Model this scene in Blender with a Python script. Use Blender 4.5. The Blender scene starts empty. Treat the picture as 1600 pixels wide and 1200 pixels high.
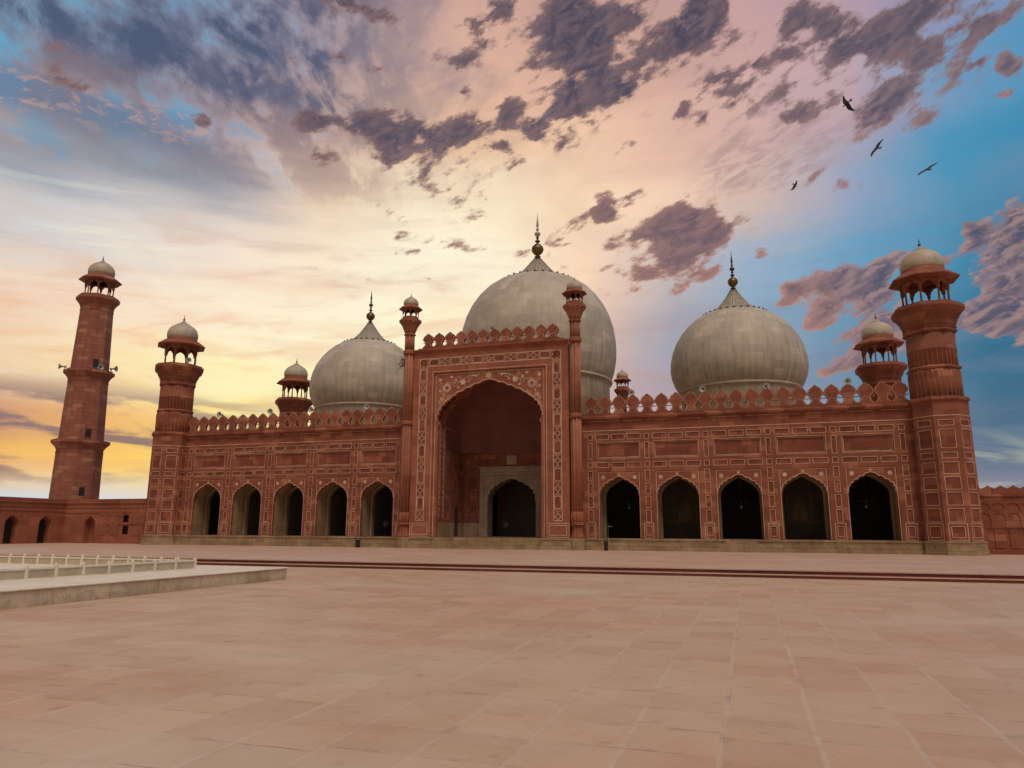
import bpy, math, random
from mathutils import Vector, Matrix
from mathutils.geometry import tessellate_polygon

SUN_EL = math.radians(60); SUN_AZ = math.radians(148)     # azimuth clockwise from +Y
SKY_GAIN = 1.0; SKY_BACK = 0.066
CLOUDS = [(3.14,32.49,11.84,3.64,12,0.36),(-12.35,32.37,9.8,3.18,12,0.4),(-23.94,26.83,8.26,4.51,0,0.27),(13.06,32.95,10.8,3.64,0,0.4),(-29.49,30.12,11.13,2.86,0,0.27),(-5.17,21.73,9.03,3.84,15,0.36),(-0.2,35.71,5,2.58,0,0.3),(16.07,30.15,5.63,2.43,10,0.3),(-11.96,37.66,4.56,4.04,80,1),(-13.97,37.12,6.86,3.3,20,0.75),(-9.72,36.72,5.39,2.64,0,0.75),(-3.65,36.16,6.72,2.21,22,1),(-1.68,37.33,2.98,2.53,60,0.8),(-0.58,37.69,2.03,1.5,0,0.7),(-7.13,38.14,3.57,1.4,0,0.6),(-20.29,38.08,3.13,1.95,40,0.85),(-22.06,35.42,2,1.15,0,0.8),(-18.28,39,2.32,1.41,0,0.7),(-19.81,36.45,2.2,0.8,10,0.6),(-32.73,38.2,7.37,1.13,-4,0.85),(-9.83,32.99,4.24,1.39,12,1),(-13.46,32.41,4.92,1.27,38,0.85),(-7.62,33.14,1.05,0.69,0,0.8),(-11.47,34.29,4.03,1.1,10,0.6),(-16.27,31.13,2.23,0.72,25,0.5),(-13.17,29.94,1.24,1.75,-25,0.85),(-8.58,29.16,1.73,0.51,12,0.5),(-17.65,28.71,1.24,1.19,0,0.6),(-28.66,29.75,2.41,2.16,-35,1.05),(-31.01,30.46,2.38,1.27,10,1),(-25.97,30.27,2.97,1.73,-12,1.1),(-22.39,30.59,3.37,1.45,20,1.1),(-18.51,31.89,2.15,1.57,45,1.05),(-19.71,29.62,1.42,0.66,0,0.6),(-18.49,29.63,0.89,0.88,30,0.5),(-34.51,30.22,2.3,0.91,10,1),(-28.47,27.94,1.2,0.88,45,0.6),(-33.81,27.63,1.96,1.44,-30,0.4),(-42.8,28.84,1.62,0.67,0,0.7),(-52.65,29.46,2.45,2.06,-25,0.7),(-32.84,34.73,1.87,0.53,0,0.6),(-30.16,34.29,1.91,0.81,0,0.55),(-36.84,33.94,0.98,0.72,0,0.6),(-23.15,37.45,0.91,0.59,0,0.5),(-25.07,35.77,1.53,0.67,0,0.55),(-27.06,36.17,0.89,0.33,40,0.5),(-22.18,33.26,0.9,1.12,-40,0.6),(-25.32,27.37,1.73,0.67,35,0.55),(-28.04,24.46,1.69,0.76,-30,0.5),(-22.92,25.22,2.08,0.61,30,0.5),(-19.99,25.87,1.22,0.61,0,0.65),(-20.9,24.32,1.39,0.46,20,0.4),(-27.53,22.48,1.51,0.62,10,0.5),(-26.44,21.57,2.36,0.7,25,0.5),(-23.28,22.3,5.14,0.7,-6,0.45),(-33.04,19.53,4.79,0.38,-6,0.4),(-24.53,19.5,1.18,0.32,0,0.35),(-13.59,22.77,4.3,1.01,33,0.8),(-10.05,24.91,1.37,1.68,0,0.85),(-8.45,24.96,3.23,0.91,22,0.85),(-16.82,21.68,1.38,0.71,20,0.65),(-13.72,20.71,1.19,0.63,0,0.5),(-10.13,22.02,1.69,0.78,25,0.45),(-6.15,23.1,3.32,1.53,28,0.9),(-3.29,23.49,3.09,2.26,20,1),(-2.09,22.19,3.6,1.21,15,0.85),(-4.4,21.67,2.45,1.38,0,0.85),(-5.24,20.14,6.36,1.32,16,0.85),(-2.99,19.39,4.15,1.54,26,0.7),(-0.58,22.28,1.26,1.2,0,0.6),(1.63,22.35,0.92,0.89,0,0.5),(2.09,20.57,0.99,0.6,0,0.6),(-9.64,20.53,1.34,0.94,40,0.5),(6.09,29.93,2.02,1.14,8,0.9),(11.96,29.22,2.98,1.8,-10,0.95),(12.68,29.86,1.34,1.27,0,0.8),(10.54,28.3,2.91,1.18,22,0.85),(14.11,27.62,1.93,0.83,8,0.75),(8.47,30.21,1.3,0.92,0,0.5),(8.27,34.93,4.08,1.85,-20,0.85),(9.48,33.14,1.73,1.06,20,0.85),(5.95,35.9,2.94,1.36,30,0.8),(13.18,33.89,4.4,1.55,25,0.85),(14.92,33.97,4.57,1.17,10,0.85),(14.78,31.3,1.68,1.34,40,0.8),(13.04,32.76,2.43,1.09,0,0.7),(11.48,32.66,1.11,0.62,0,0.6),(18.78,32.39,3.56,1.26,12,0.75),(18.04,29.95,1.07,0.54,20,0.75),(16.61,29.6,1.36,0.49,20,0.5),(19.53,29.67,0.69,0.7,0,0.6),(20.02,29.13,1.25,0.82,-20,0.75),(19,27.79,0.98,0.42,0,0.7),(5.01,33.93,1.24,0.51,0,0.6),(2.73,33.6,1.75,0.65,15,0.6),(0.14,33.25,1.97,0.8,20,0.5),(0.62,32.68,1.79,0.67,30,0.5),(-3.38,31.47,1.35,0.7,40,0.55),(-1.6,30.61,0.99,0.7,50,0.5),(0.49,30.9,0.81,0.82,-40,0.5),(-0.97,32.26,1.65,0.61,0,0.4),(17.83,18.03,2.84,3.14,30,1),(16.53,19.57,1.3,1.45,0,0.85),(18.86,19.06,1.45,2.83,0,0.95),(16.69,14.44,2.64,2.01,0,0.95),(18.22,13.77,1.99,2.63,0,0.95),(15.71,13.95,1.76,1.36,0,0.6),(18.14,16.09,1.12,0.92,0,0.7),(7.07,17.54,4.2,1.75,4,1),(8.09,18.09,1.24,1.3,0,0.9),(4.38,17.72,1.46,1.19,0,0.9),(9.8,16.49,2.8,2.15,30,1),(10.83,18.45,2.11,1.41,20,0.9),(6.47,15.62,2.25,1.25,25,0.95),(3.61,16.68,1.32,0.53,10,0.7),(8.64,13.07,3.49,1.75,30,0.95),(10.99,13.71,1.94,1.85,0,0.7),(7.02,11.61,2.47,0.59,15,0.6),(14.63,18.02,0.85,0.68,0,0.6),(5.88,24.95,1.03,0.49,0,0.5),(8.14,24.47,0.99,0.7,0,0.5),(6.78,25.59,1.6,0.49,15,0.5),(10.75,24.06,2.71,0.68,0,0.25),(17.39,11.16,2.23,0.53,0,0.3)]
CAM_YAW, CAM_PITCH, CAM_ROLL, CAM_F, CAM_Z = 0.311505, 0.198517, 0.004268, 1127.370, 0.7466
SUN_POWER = 1.4; SUN_SOFT = 24
# ------------------------------------------------------------------ sky (world shader, in directions only)
def lin(c):
    r = []
    for v in c[:3]:
        v = v / 255.0
        r.append(v / 12.92 if v <= 0.04045 else ((v + 0.055) / 1.055) ** 2.4)
    return tuple(r)

class Nodes:
    """small wrapper that adds shader nodes in order"""
    def __init__(self, tree):
        self.t = tree
    def new(self, kind, **kw):
        n = self.t.nodes.new(kind)
        for k, v in kw.items():
            setattr(n, k, v)
        return n
    def put(self, sock, v):
        if isinstance(v, bpy.types.NodeSocket):
            self.t.links.new(v, sock)
        elif v is not None:
            sock.default_value = v
    def math(self, op, a, b=None, c=None, clamp=False):
        n = self.new('ShaderNodeMath', operation=op, use_clamp=clamp)
        self.put(n.inputs[0], a); self.put(n.inputs[1], b); self.put(n.inputs[2], c)
        return n.outputs[0]
    def vmath(self, op, a, b=None, out=0):
        n = self.new('ShaderNodeVectorMath', operation=op)
        self.put(n.inputs[0], a); self.put(n.inputs[1], b)
        return n.outputs[out]
    def scale(self, v, s):
        n = self.new('ShaderNodeVectorMath', operation='SCALE')
        self.put(n.inputs[0], v); self.put(n.inputs[3], s)
        return n.outputs[0]
    def comb(self, x, y, z=0.0):
        n = self.new('ShaderNodeCombineXYZ')
        self.put(n.inputs[0], x); self.put(n.inputs[1], y); self.put(n.inputs[2], z)
        return n.outputs[0]
    def sep(self, v):
        n = self.new('ShaderNodeSeparateXYZ'); self.put(n.inputs[0], v)
        return n.outputs
    def noise(self, vec, scale, detail=4.0, rough=0.5, dist=0.0, dims='3D', out=0):
        n = self.new('ShaderNodeTexNoise', noise_dimensions=dims)
        self.put(n.inputs['Vector'], vec); self.put(n.inputs['Scale'], scale)
        self.put(n.inputs['Detail'], detail); self.put(n.inputs['Roughness'], rough)
        self.put(n.inputs['Distortion'], dist)
        return n.outputs[out]
    def rng(self, v, a, b, c=0.0, d=1.0, kind='LINEAR'):
        n = self.new('ShaderNodeMapRange', interpolation_type=kind)
        self.put(n.inputs[0], v); self.put(n.inputs[1], a); self.put(n.inputs[2], b)
        self.put(n.inputs[3], c); self.put(n.inputs[4], d)
        return n.outputs[0]
    def mix(self, f, a, b, blend='MIX'):
        n = self.new('ShaderNodeMix', data_type='RGBA', blend_type=blend)
        self.put(n.inputs[0], f)
        for s, v in ((n.inputs[6], a), (n.inputs[7], b)):
            self.put(s, v if isinstance(v, bpy.types.NodeSocket) else tuple(v[:3]) + (1.0,))
        return n.outputs[2]
    def ramp(self, f, stops, interp='LINEAR'):
        n = self.new('ShaderNodeValToRGB'); n.color_ramp.interpolation = interp
        e = n.color_ramp.elements
        while len(e) > 1:
            e.remove(e[-1])
        e[0].position = stops[0][0]; e[0].color = tuple(stops[0][1][:3]) + (1.0,)
        for p, c in stops[1:]:
            k = e.new(p); k.color = tuple(c[:3]) + (1.0,)
        self.put(n.inputs[0], f)
        return n.outputs[0]

SKY_AZ = [-54, -47, -40, -33, -26, -19, -12, -5, 2, 9, 16, 22]
SKY_ROWS = [   # elevation, colour of the clear sky at each azimuth
 (0,  [(196,206,214),(206,212,216),(215,215,210),(225,215,200),(225,205,190),(215,190,180),(205,175,170),(195,170,170),(180,165,170),(165,155,165),(172,152,156),(165,150,155)]),
 (2,  [(205,212,218),(214,220,222),(225,222,212),(238,222,196),(235,212,190),(220,192,180),(205,176,172),(192,170,172),(176,162,170),(158,150,166),(160,148,162),(155,145,160)]),
 (4,  [(244,186,100),(255,208,100),(255,218,120),(254,228,160),(246,218,180),(226,196,180),(206,176,172),(190,168,172),(170,160,172),(138,138,156),(108,122,142),(104,118,140)]),
 (7,  [(200,146,116),(242,184,112),(255,224,128),(255,238,165),(252,228,180),(236,206,182),(210,178,172),(188,168,174),(162,158,174),(126,138,160),(82,112,136),(78,108,134)]),
 (11, [(240,212,176),(252,228,176),(255,242,186),(255,243,190),(254,238,190),(246,220,186),(208,180,172),(170,162,176),(150,158,180),(104,138,162),(58,110,138),(54,106,136)]),
 (15, [(240,212,190),(250,228,202),(254,238,208),(255,243,210),(255,246,210),(252,232,192),(222,188,172),(164,164,178),(142,166,188),(96,144,172),(60,122,152),(54,114,146)]),
 (20, [(208,208,208),(226,216,208),(248,228,208),(254,236,208),(255,248,222),(255,243,214),(250,216,186),(196,184,182),(150,176,200),(100,158,192),(68,138,172),(58,126,162)]),
 (25, [(140,155,172),(180,188,196),(204,194,192),(236,210,182),(255,240,208),(255,238,204),(252,222,188),(242,206,180),(212,184,172),(152,164,190),(76,148,184),(62,136,174)]),
 (30, [(104,140,170),(128,136,158),(176,152,150),(204,168,150),(232,194,160),(244,202,164),(242,202,170),(228,186,166),(216,178,168),(190,164,172),(116,154,190),(78,148,188)]),
 (35, [(96,150,182),(112,132,160),(132,136,158),(174,150,152),(208,170,156),(222,178,156),(218,172,154),(208,166,154),(204,164,160),(186,156,166),(152,148,180),(120,150,185)]),
 (40, [(86,122,150),(100,120,148),(130,138,160),(176,152,154),(206,166,154),(214,170,154),(206,164,152),(196,156,152),(196,158,158),(176,148,160),(150,140,170),(130,140,170)]),
]

def build_world():
    w = bpy.data.worlds.new('World'); bpy.context.scene.world = w
    w.use_nodes = True
    t = w.node_tree; t.nodes.clear(); N = Nodes(t)
    tc = N.new('ShaderNodeTexCoord')
    d = N.vmath('NORMALIZE', tc.outputs['Generated'])
    sx, sy, sz = N.sep(d)
    az = N.math('MULTIPLY', N.math('ARCTAN2', sx, sy), 57.29578)
    el = N.math('MULTIPLY', N.math('ARCSINE', sz), 57.29578)
    ae = N.comb(az, el, 0.0)
    # clear sunset sky: colour ramps over azimuth, blended over elevation; wobble breaks the rows up
    zc = N.math('ADD', N.math('MAXIMUM', sz, 0.0), 0.22)
    plane = N.comb(N.math('DIVIDE', sx, zc), N.math('DIVIDE', sy, zc), 0.0)
    wob = N.noise(ae, 0.09, 4, 0.55)
    azw = N.math('MULTIPLY_ADD', N.math('SUBTRACT', wob, 0.5), 9.0, az)
    azf = N.rng(azw, -54, 22)
    wob2 = N.noise(N.comb(N.math('MULTIPLY', az, 0.05), N.math('MULTIPLY', el, 0.30), 7.0), 1.0, 5, 0.55)
    elw = N.math('MULTIPLY_ADD', N.math('SUBTRACT', wob2, 0.5), N.rng(el, 2, 20, 3.0, 6.0), el)
    col = None
    prev = None
    for e, cols in SKY_ROWS:
        r = N.ramp(azf, [((a + 54) / 76.0, lin(c)) for a, c in zip(SKY_AZ, cols)], 'LINEAR')
        if col is None:
            col = r
        else:
            col = N.mix(N.rng(elw, prev, e, 0, 1, 'SMOOTHSTEP' if e > 4 else 'LINEAR'), col, r)
        prev = e
    # thin high cloud veils
    veil = N.noise(plane, 2.2, 8, 0.62, 0.6)
    veil2 = N.noise(N.comb(N.math('MULTIPLY', az, 0.05), N.math('MULTIPLY', el, 0.4), 3.0), 1.0, 8, 0.6, 0.4)
    col = N.mix(N.math('MULTIPLY', N.rng(veil, 0.47, 0.70, 0.0, 0.40), N.rng(el, 17, 30, 0.08, 1.0)), col, N.mix(N.rng(az, -22, 6), lin((196, 150, 130)), lin((168, 140, 150))))
    wis = N.noise(N.comb(N.math('MULTIPLY', az, 0.11), N.math('MULTIPLY_ADD', az, -0.04, N.math('MULTIPLY', el, 0.55)), 21.0), 1.0, 9, 0.62, 0.6)
    wm = N.math('MULTIPLY', N.rng(el, 6, 10), N.math('MULTIPLY', N.rng(el, 27, 20), N.rng(az, -10, -24, 0, 1)))
    col = N.mix(N.math('MULTIPLY', N.rng(wis, 0.47, 0.68, 0, 0.45, 'SMOOTHSTEP'), wm), col, N.mix(N.rng(el, 14, 24), lin((240, 178, 130)), lin((190, 170, 168))))
    col = N.mix(N.math('MULTIPLY', N.rng(wis, 0.47, 0.34, 0, 0.30, 'SMOOTHSTEP'), wm), col, lin((255, 246, 214)))
    col = N.mix(N.math('MULTIPLY', N.rng(veil2, 0.5, 0.72, 0.0, 0.55), N.rng(el, 12, 26, 1, 0.0)), col,
                N.mix(N.rng(az, -20, 4), lin((232, 176, 136)), lin((120, 130, 156))))
    # fan of streaky cloud in the upper left
    fx = N.math('ADD', az, 27.0); fy = N.math('SUBTRACT', el, 14.0)
    ang = N.math('ARCTAN2', fy, fx)
    rad = N.math('SQRT', N.math('ADD', N.math('MULTIPLY', fx, fx), N.math('MULTIPLY', fy, fy)))
    fan = N.noise(N.comb(N.math('MULTIPLY', ang, 5.0), N.math('MULTIPLY', rad, 0.16), 2.0), 1.0, 10, 0.64, 0.35)
    puff = N.noise(N.comb(N.math('MULTIPLY', az, 0.26), N.math('MULTIPLY_ADD', az, 0.10, N.math('MULTIPLY', el, 0.34)), 4.0), 1.0, 10, 0.62, 0.25)
    fan2 = N.math('ADD', N.math('MULTIPLY', fan, 0.5), N.math('MULTIPLY', puff, 0.5))
    reg = N.math('MULTIPLY', N.rng(azw, -22, -36, 0, 1, 'SMOOTHSTEP'), N.rng(elw, 22.5, 28, 0, 1, 'SMOOTHSTEP'))
    col = N.mix(N.math('MULTIPLY', N.rng(fan2, 0.42, 0.55, 0, 0.90, 'SMOOTHSTEP'), reg), col,
                N.mix(N.rng(elw, 26, 32), lin((172, 144, 138)), N.mix(N.rng(puff, 0.45, 0.6), lin((104, 108, 132)), lin((72, 84, 112)))))
    col = N.mix(N.math('MULTIPLY', N.rng(fan2, 0.47, 0.38, 0, 0.85, 'SMOOTHSTEP'), reg), col, N.mix(N.rng(az, -48, -34), lin((104, 164, 196)), lin((140, 160, 186))))
    # speckled rows of small cloud below the fan
    spk = N.noise(N.comb(N.math('MULTIPLY', az, 0.8), N.math('MULTIPLY', el, 1.7), 0.0), 1.0, 5, 0.6, 0.4)
    spm = N.math('MULTIPLY', N.rng(az, -38, -46, 0, 1, 'SMOOTHSTEP'), N.math('MULTIPLY', N.rng(el, 26, 27.2, 0, 1), N.rng(el, 29.5, 28.2, 0, 1)))
    col = N.mix(N.math('MULTIPLY', spm, 0.6), col, lin((92, 112, 148)))
    col = N.mix(N.math('MULTIPLY', N.rng(spk, 0.5, 0.62, 0, 0.8, 'SMOOTHSTEP'), spm), col, lin((204, 160, 144)))
    # soft grey veil over the top middle
    gv = N.noise(N.comb(N.math('MULTIPLY', az, 0.10), N.math('MULTIPLY_ADD', az, -0.06, N.math('MULTIPLY', el, 0.16)), 15.0), 1.0, 9, 0.62, 0.2)
    gm = N.math('MULTIPLY', N.rng(el, 25, 31, 0, 1, 'SMOOTHSTEP'), N.math('MULTIPLY', N.rng(az, -40, -34, 0, 1), N.rng(az, -12, -24, 0.15, 1)))
    col = N.mix(N.math('MULTIPLY', N.rng(gv, 0.44, 0.66, 0, 0.75, 'SMOOTHSTEP'), gm), col, lin((148, 128, 138)))
    # low blue grey bank under the fan, and the banks above the left horizon
    bank = N.new('ShaderNodeMapping', vector_type='TEXTURE'); N.put(bank.inputs[0], ae)
    bank.inputs[1].default_value = (-47.0, 26.2, 0); bank.inputs[2].default_value = (0, 0, math.radians(-10)); bank.inputs[3].default_value = (14, 3.4, 1)
    bg = N.new('ShaderNodeTexGradient', gradient_type='SPHERICAL'); N.put(bg.inputs[0], bank.outputs[0])
    col = N.mix(N.rng(N.math('MULTIPLY_ADD', N.math('SUBTRACT', wob2, 0.5), 0.9, bg.outputs[1]), 0.02, 0.7, 0, 0.62, 'SMOOTHSTEP'), col, lin((112, 124, 144)))
    lowm = N.math('MULTIPLY', N.rng(az, -30, -46, 0, 1, 'SMOOTHSTEP'), N.math('MULTIPLY', N.rng(el, 2.2, 4, 0, 1), N.rng(el, 10.5, 8, 0, 1, 'SMOOTHSTEP')))
    lown = N.noise(N.comb(N.math('MULTIPLY', az, 0.085), N.math('MULTIPLY_ADD', az, 0.03, N.math('MULTIPLY', el, 0.42)), 11.0), 1.0, 7, 0.55, 0.5)
    col = N.mix(N.math('MULTIPLY', N.rng(lown, 0.44, 0.56, 0, 0.9, 'SMOOTHSTEP'), lowm), col, lin((134, 112, 114)))
    lowr = N.math('MULTIPLY', N.rng(az, 8, 15, 0, 1, 'SMOOTHSTEP'), N.rng(el, 7.5, 4.5, 0, 1, 'SMOOTHSTEP'))
    col = N.mix(N.math('MULTIPLY', N.rng(lown, 0.5, 0.62, 0, 0.5, 'SMOOTHSTEP'), lowr), col, lin((196, 196, 170)))
    # rippled altocumulus sheet
    rip = N.new('ShaderNodeMapping', vector_type='TEXTURE'); N.put(rip.inputs[0], ae)
    rip.inputs[1].default_value = (3.4, 27.4, 0); rip.inputs[2].default_value = (0, 0, math.radians(6)); rip.inputs[3].default_value = (7.5, 3.4, 1)
    rg = N.new('ShaderNodeTexGradient', gradient_type='SPHERICAL'); N.put(rg.inputs[0], rip.outputs[0])
    rn = N.noise(N.comb(N.math('MULTIPLY', az, 0.55), N.math('MULTIPLY_ADD', az, -0.35, N.math('MULTIPLY', el, 1.5)), 0.0), 1.0, 7, 0.6, 0.5)
    col = N.mix(N.math('MULTIPLY', N.rng(rn, 0.38, 0.66, 0, 0.55, 'SMOOTHSTEP'), N.rng(rg.outputs[1], 0.0, 0.5, 0, 1, 'SMOOTHSTEP')), col, lin((158, 130, 132)))
    # cumulus and fractus: patches placed by direction, shaped by fractal noise
    M = None
    for (a, e, ra, re, ro, amp) in CLOUDS:
        m = N.new('ShaderNodeMapping', vector_type='TEXTURE'); N.put(m.inputs[0], ae)
        m.inputs[1].default_value = (a, e, 0); m.inputs[2].default_value = (0, 0, math.radians(ro)); m.inputs[3].default_value = (ra, re, 1)
        g = N.new('ShaderNodeTexGradient', gradient_type='SPHERICAL'); N.put(g.inputs[0], m.outputs[0])
        M = N.math('MULTIPLY_ADD', g.outputs[1], amp, 0.0 if M is None else M)
    M = N.math('MINIMUM', M, 1.1)
    cvec = N.comb(N.math('ADD', N.math('MULTIPLY', az, 0.40), N.math('MULTIPLY', el, 0.16)), N.math('ADD', N.math('MULTIPLY', az, -0.30), N.math('MULTIPLY', el, 0.86)), 2.6)
    n1 = N.noise(cvec, 1.0, 11, 0.61, 0.15)
    s1 = N.noise(cvec, 1.0, 3.0, 0.60, 0.35)
    s2 = N.noise(N.vmath('ADD', cvec, (-0.16, 0.26, 0.0)), 1.0, 3.0, 0.60, 0.35)
    raw = N.math('MULTIPLY_ADD', N.math('SUBTRACT', n1, 0.5), 3.1, N.math('MULTIPLY', M, 0.98))
    gate = N.rng(M, 0.03, 0.25, 0, 1, 'SMOOTHSTEP')
    right = N.math('MULTIPLY', N.rng(az, 3, 11, 0, 1, 'SMOOTHSTEP'), N.rng(el, 33, 22, 0, 1))
    dens = N.math('MULTIPLY', N.math('MULTIPLY', N.rng(raw, 0.20, N.math('MULTIPLY_ADD', right, -0.10, 0.70), 0, 1, 'SMOOTHSTEP'), gate), 0.96)
    core = N.rng(raw, 0.35, 1.05, 0, 1, 'SMOOTHSTEP')
    lit = N.rng(N.math('SUBTRACT', s1, s2), -0.06, 0.14, 0, 1, 'SMOOTHSTEP')
    edge = N.mix(right, N.mix(N.rng(el, 15, 30), lin((196, 140, 116)), lin((132, 106, 106))), lin((138, 114, 120)))
    deep = N.mix(right, N.mix(N.rng(el, 16, 34), lin((112, 92, 104)), N.mix(N.rng(az, -2, 6), lin((56, 62, 86)), lin((76, 75, 94)))), lin((78, 80, 102)))
    deep = N.mix(N.rng(s1, 0.42, 0.62, 0.0, 0.45), deep, edge)
    cc = N.mix(core, edge, deep)
    cc = N.mix(N.math('MULTIPLY', lit, N.math('MULTIPLY_ADD', right, 0.26, 0.12)), cc, N.mix(right, lin((176, 142, 138)), lin((206, 166, 150))))
    front = N.mix(dens, col, cc)
    front = N.mix(N.rng(el, -0.5, 0.2), lin((150, 120, 104)), front)
    bgF = N.new('ShaderNodeBackground'); N.put(bgF.inputs[0], front); bgF.inputs[1].default_value = SKY_GAIN
    # the half of the sky behind the camera: daylight sky
    sky = N.new('ShaderNodeTexSky', sky_type='NISHITA', sun_disc=False)
    sky.sun_elevation = SUN_EL; sky.sun_rotation = SUN_AZ
    sky.altitude = 200; sky.air_density = 1.2; sky.dust_density = 2.5
    bgB = N.new('ShaderNodeBackground')
    N.put(bgB.inputs[0], N.mix(1.0, sky.outputs[0], N.mix(1.0, sky.outputs[0], (1.25, 0.92, 0.66), 'MULTIPLY')))
    bgB.inputs[1].default_value = SKY_BACK
    mx = N.new('ShaderNodeMixShader')
    edgef = N.math('MAXIMUM', N.rng(sy, 0.10, -0.25, 0, 1, 'SMOOTHSTEP'), N.rng(sz, 0.74, 0.92, 0, 1, 'SMOOTHSTEP'))
    N.put(mx.inputs[0], edgef); N.put(mx.inputs[1], bgF.outputs[0]); N.put(mx.inputs[2], bgB.outputs[0])
    out = N.new('ShaderNodeOutputWorld'); N.put(out.inputs[0], mx.outputs[0])
    w.cycles.sampling_method = 'MANUAL'; w.cycles.sample_map_resolution = 512
# ------------------------------------------------------------------ camera, sun, render settings
def build_camera():
    cam = bpy.data.cameras.new('camera'); ob = bpy.data.objects.new('camera', cam)
    bpy.context.scene.collection.objects.link(ob)
    yaw, pitch, roll = CAM_YAW, CAM_PITCH, CAM_ROLL
    fw = Vector((-math.sin(yaw) * math.cos(pitch), math.cos(yaw) * math.cos(pitch), math.sin(pitch)))
    r0 = Vector((math.cos(yaw), math.sin(yaw), 0)); u0 = r0.cross(fw)
    r = r0 * math.cos(roll) + u0 * math.sin(roll); u = -r0 * math.sin(roll) + u0 * math.cos(roll)
    m = Matrix((r, u, -fw)).transposed().to_4x4(); m.translation = Vector((0, -64.0, CAM_Z))
    ob.matrix_world = m
    cam.sensor_fit = 'HORIZONTAL'; cam.sensor_width = 36.0; cam.lens = CAM_F / 1600 * 36.0
    cam.clip_start = 0.1; cam.clip_end = 5000
    bpy.context.scene.camera = ob
    sun = bpy.data.lights.new('sun', 'SUN'); so = bpy.data.objects.new('sun', sun)
    bpy.context.scene.collection.objects.link(so)
    sun.energy = SUN_POWER; sun.angle = math.radians(SUN_SOFT); sun.color = (1.0, 0.93, 0.84)
    dv = Vector((math.sin(SUN_AZ) * math.cos(SUN_EL), math.cos(SUN_AZ) * math.cos(SUN_EL), math.sin(SUN_EL)))
    so.rotation_euler = dv.to_track_quat('Z', 'Y').to_euler(); so.location = dv * 200
    sc = bpy.context.scene
    sc.render.engine = 'CYCLES'
    sc.view_settings.view_transform = 'Standard'; sc.view_settings.look = 'None'
    sc.view_settings.exposure = 0.0; sc.view_settings.gamma = 1.0
    sc.cycles.use_denoising = True
    sc.cycles.max_bounces = 6; sc.cycles.diffuse_bounces = 4; sc.cycles.glossy_bounces = 2
# ------------------------------------------------------------------ mesh helpers
COL = bpy.context.scene.collection
V = Vector

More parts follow.
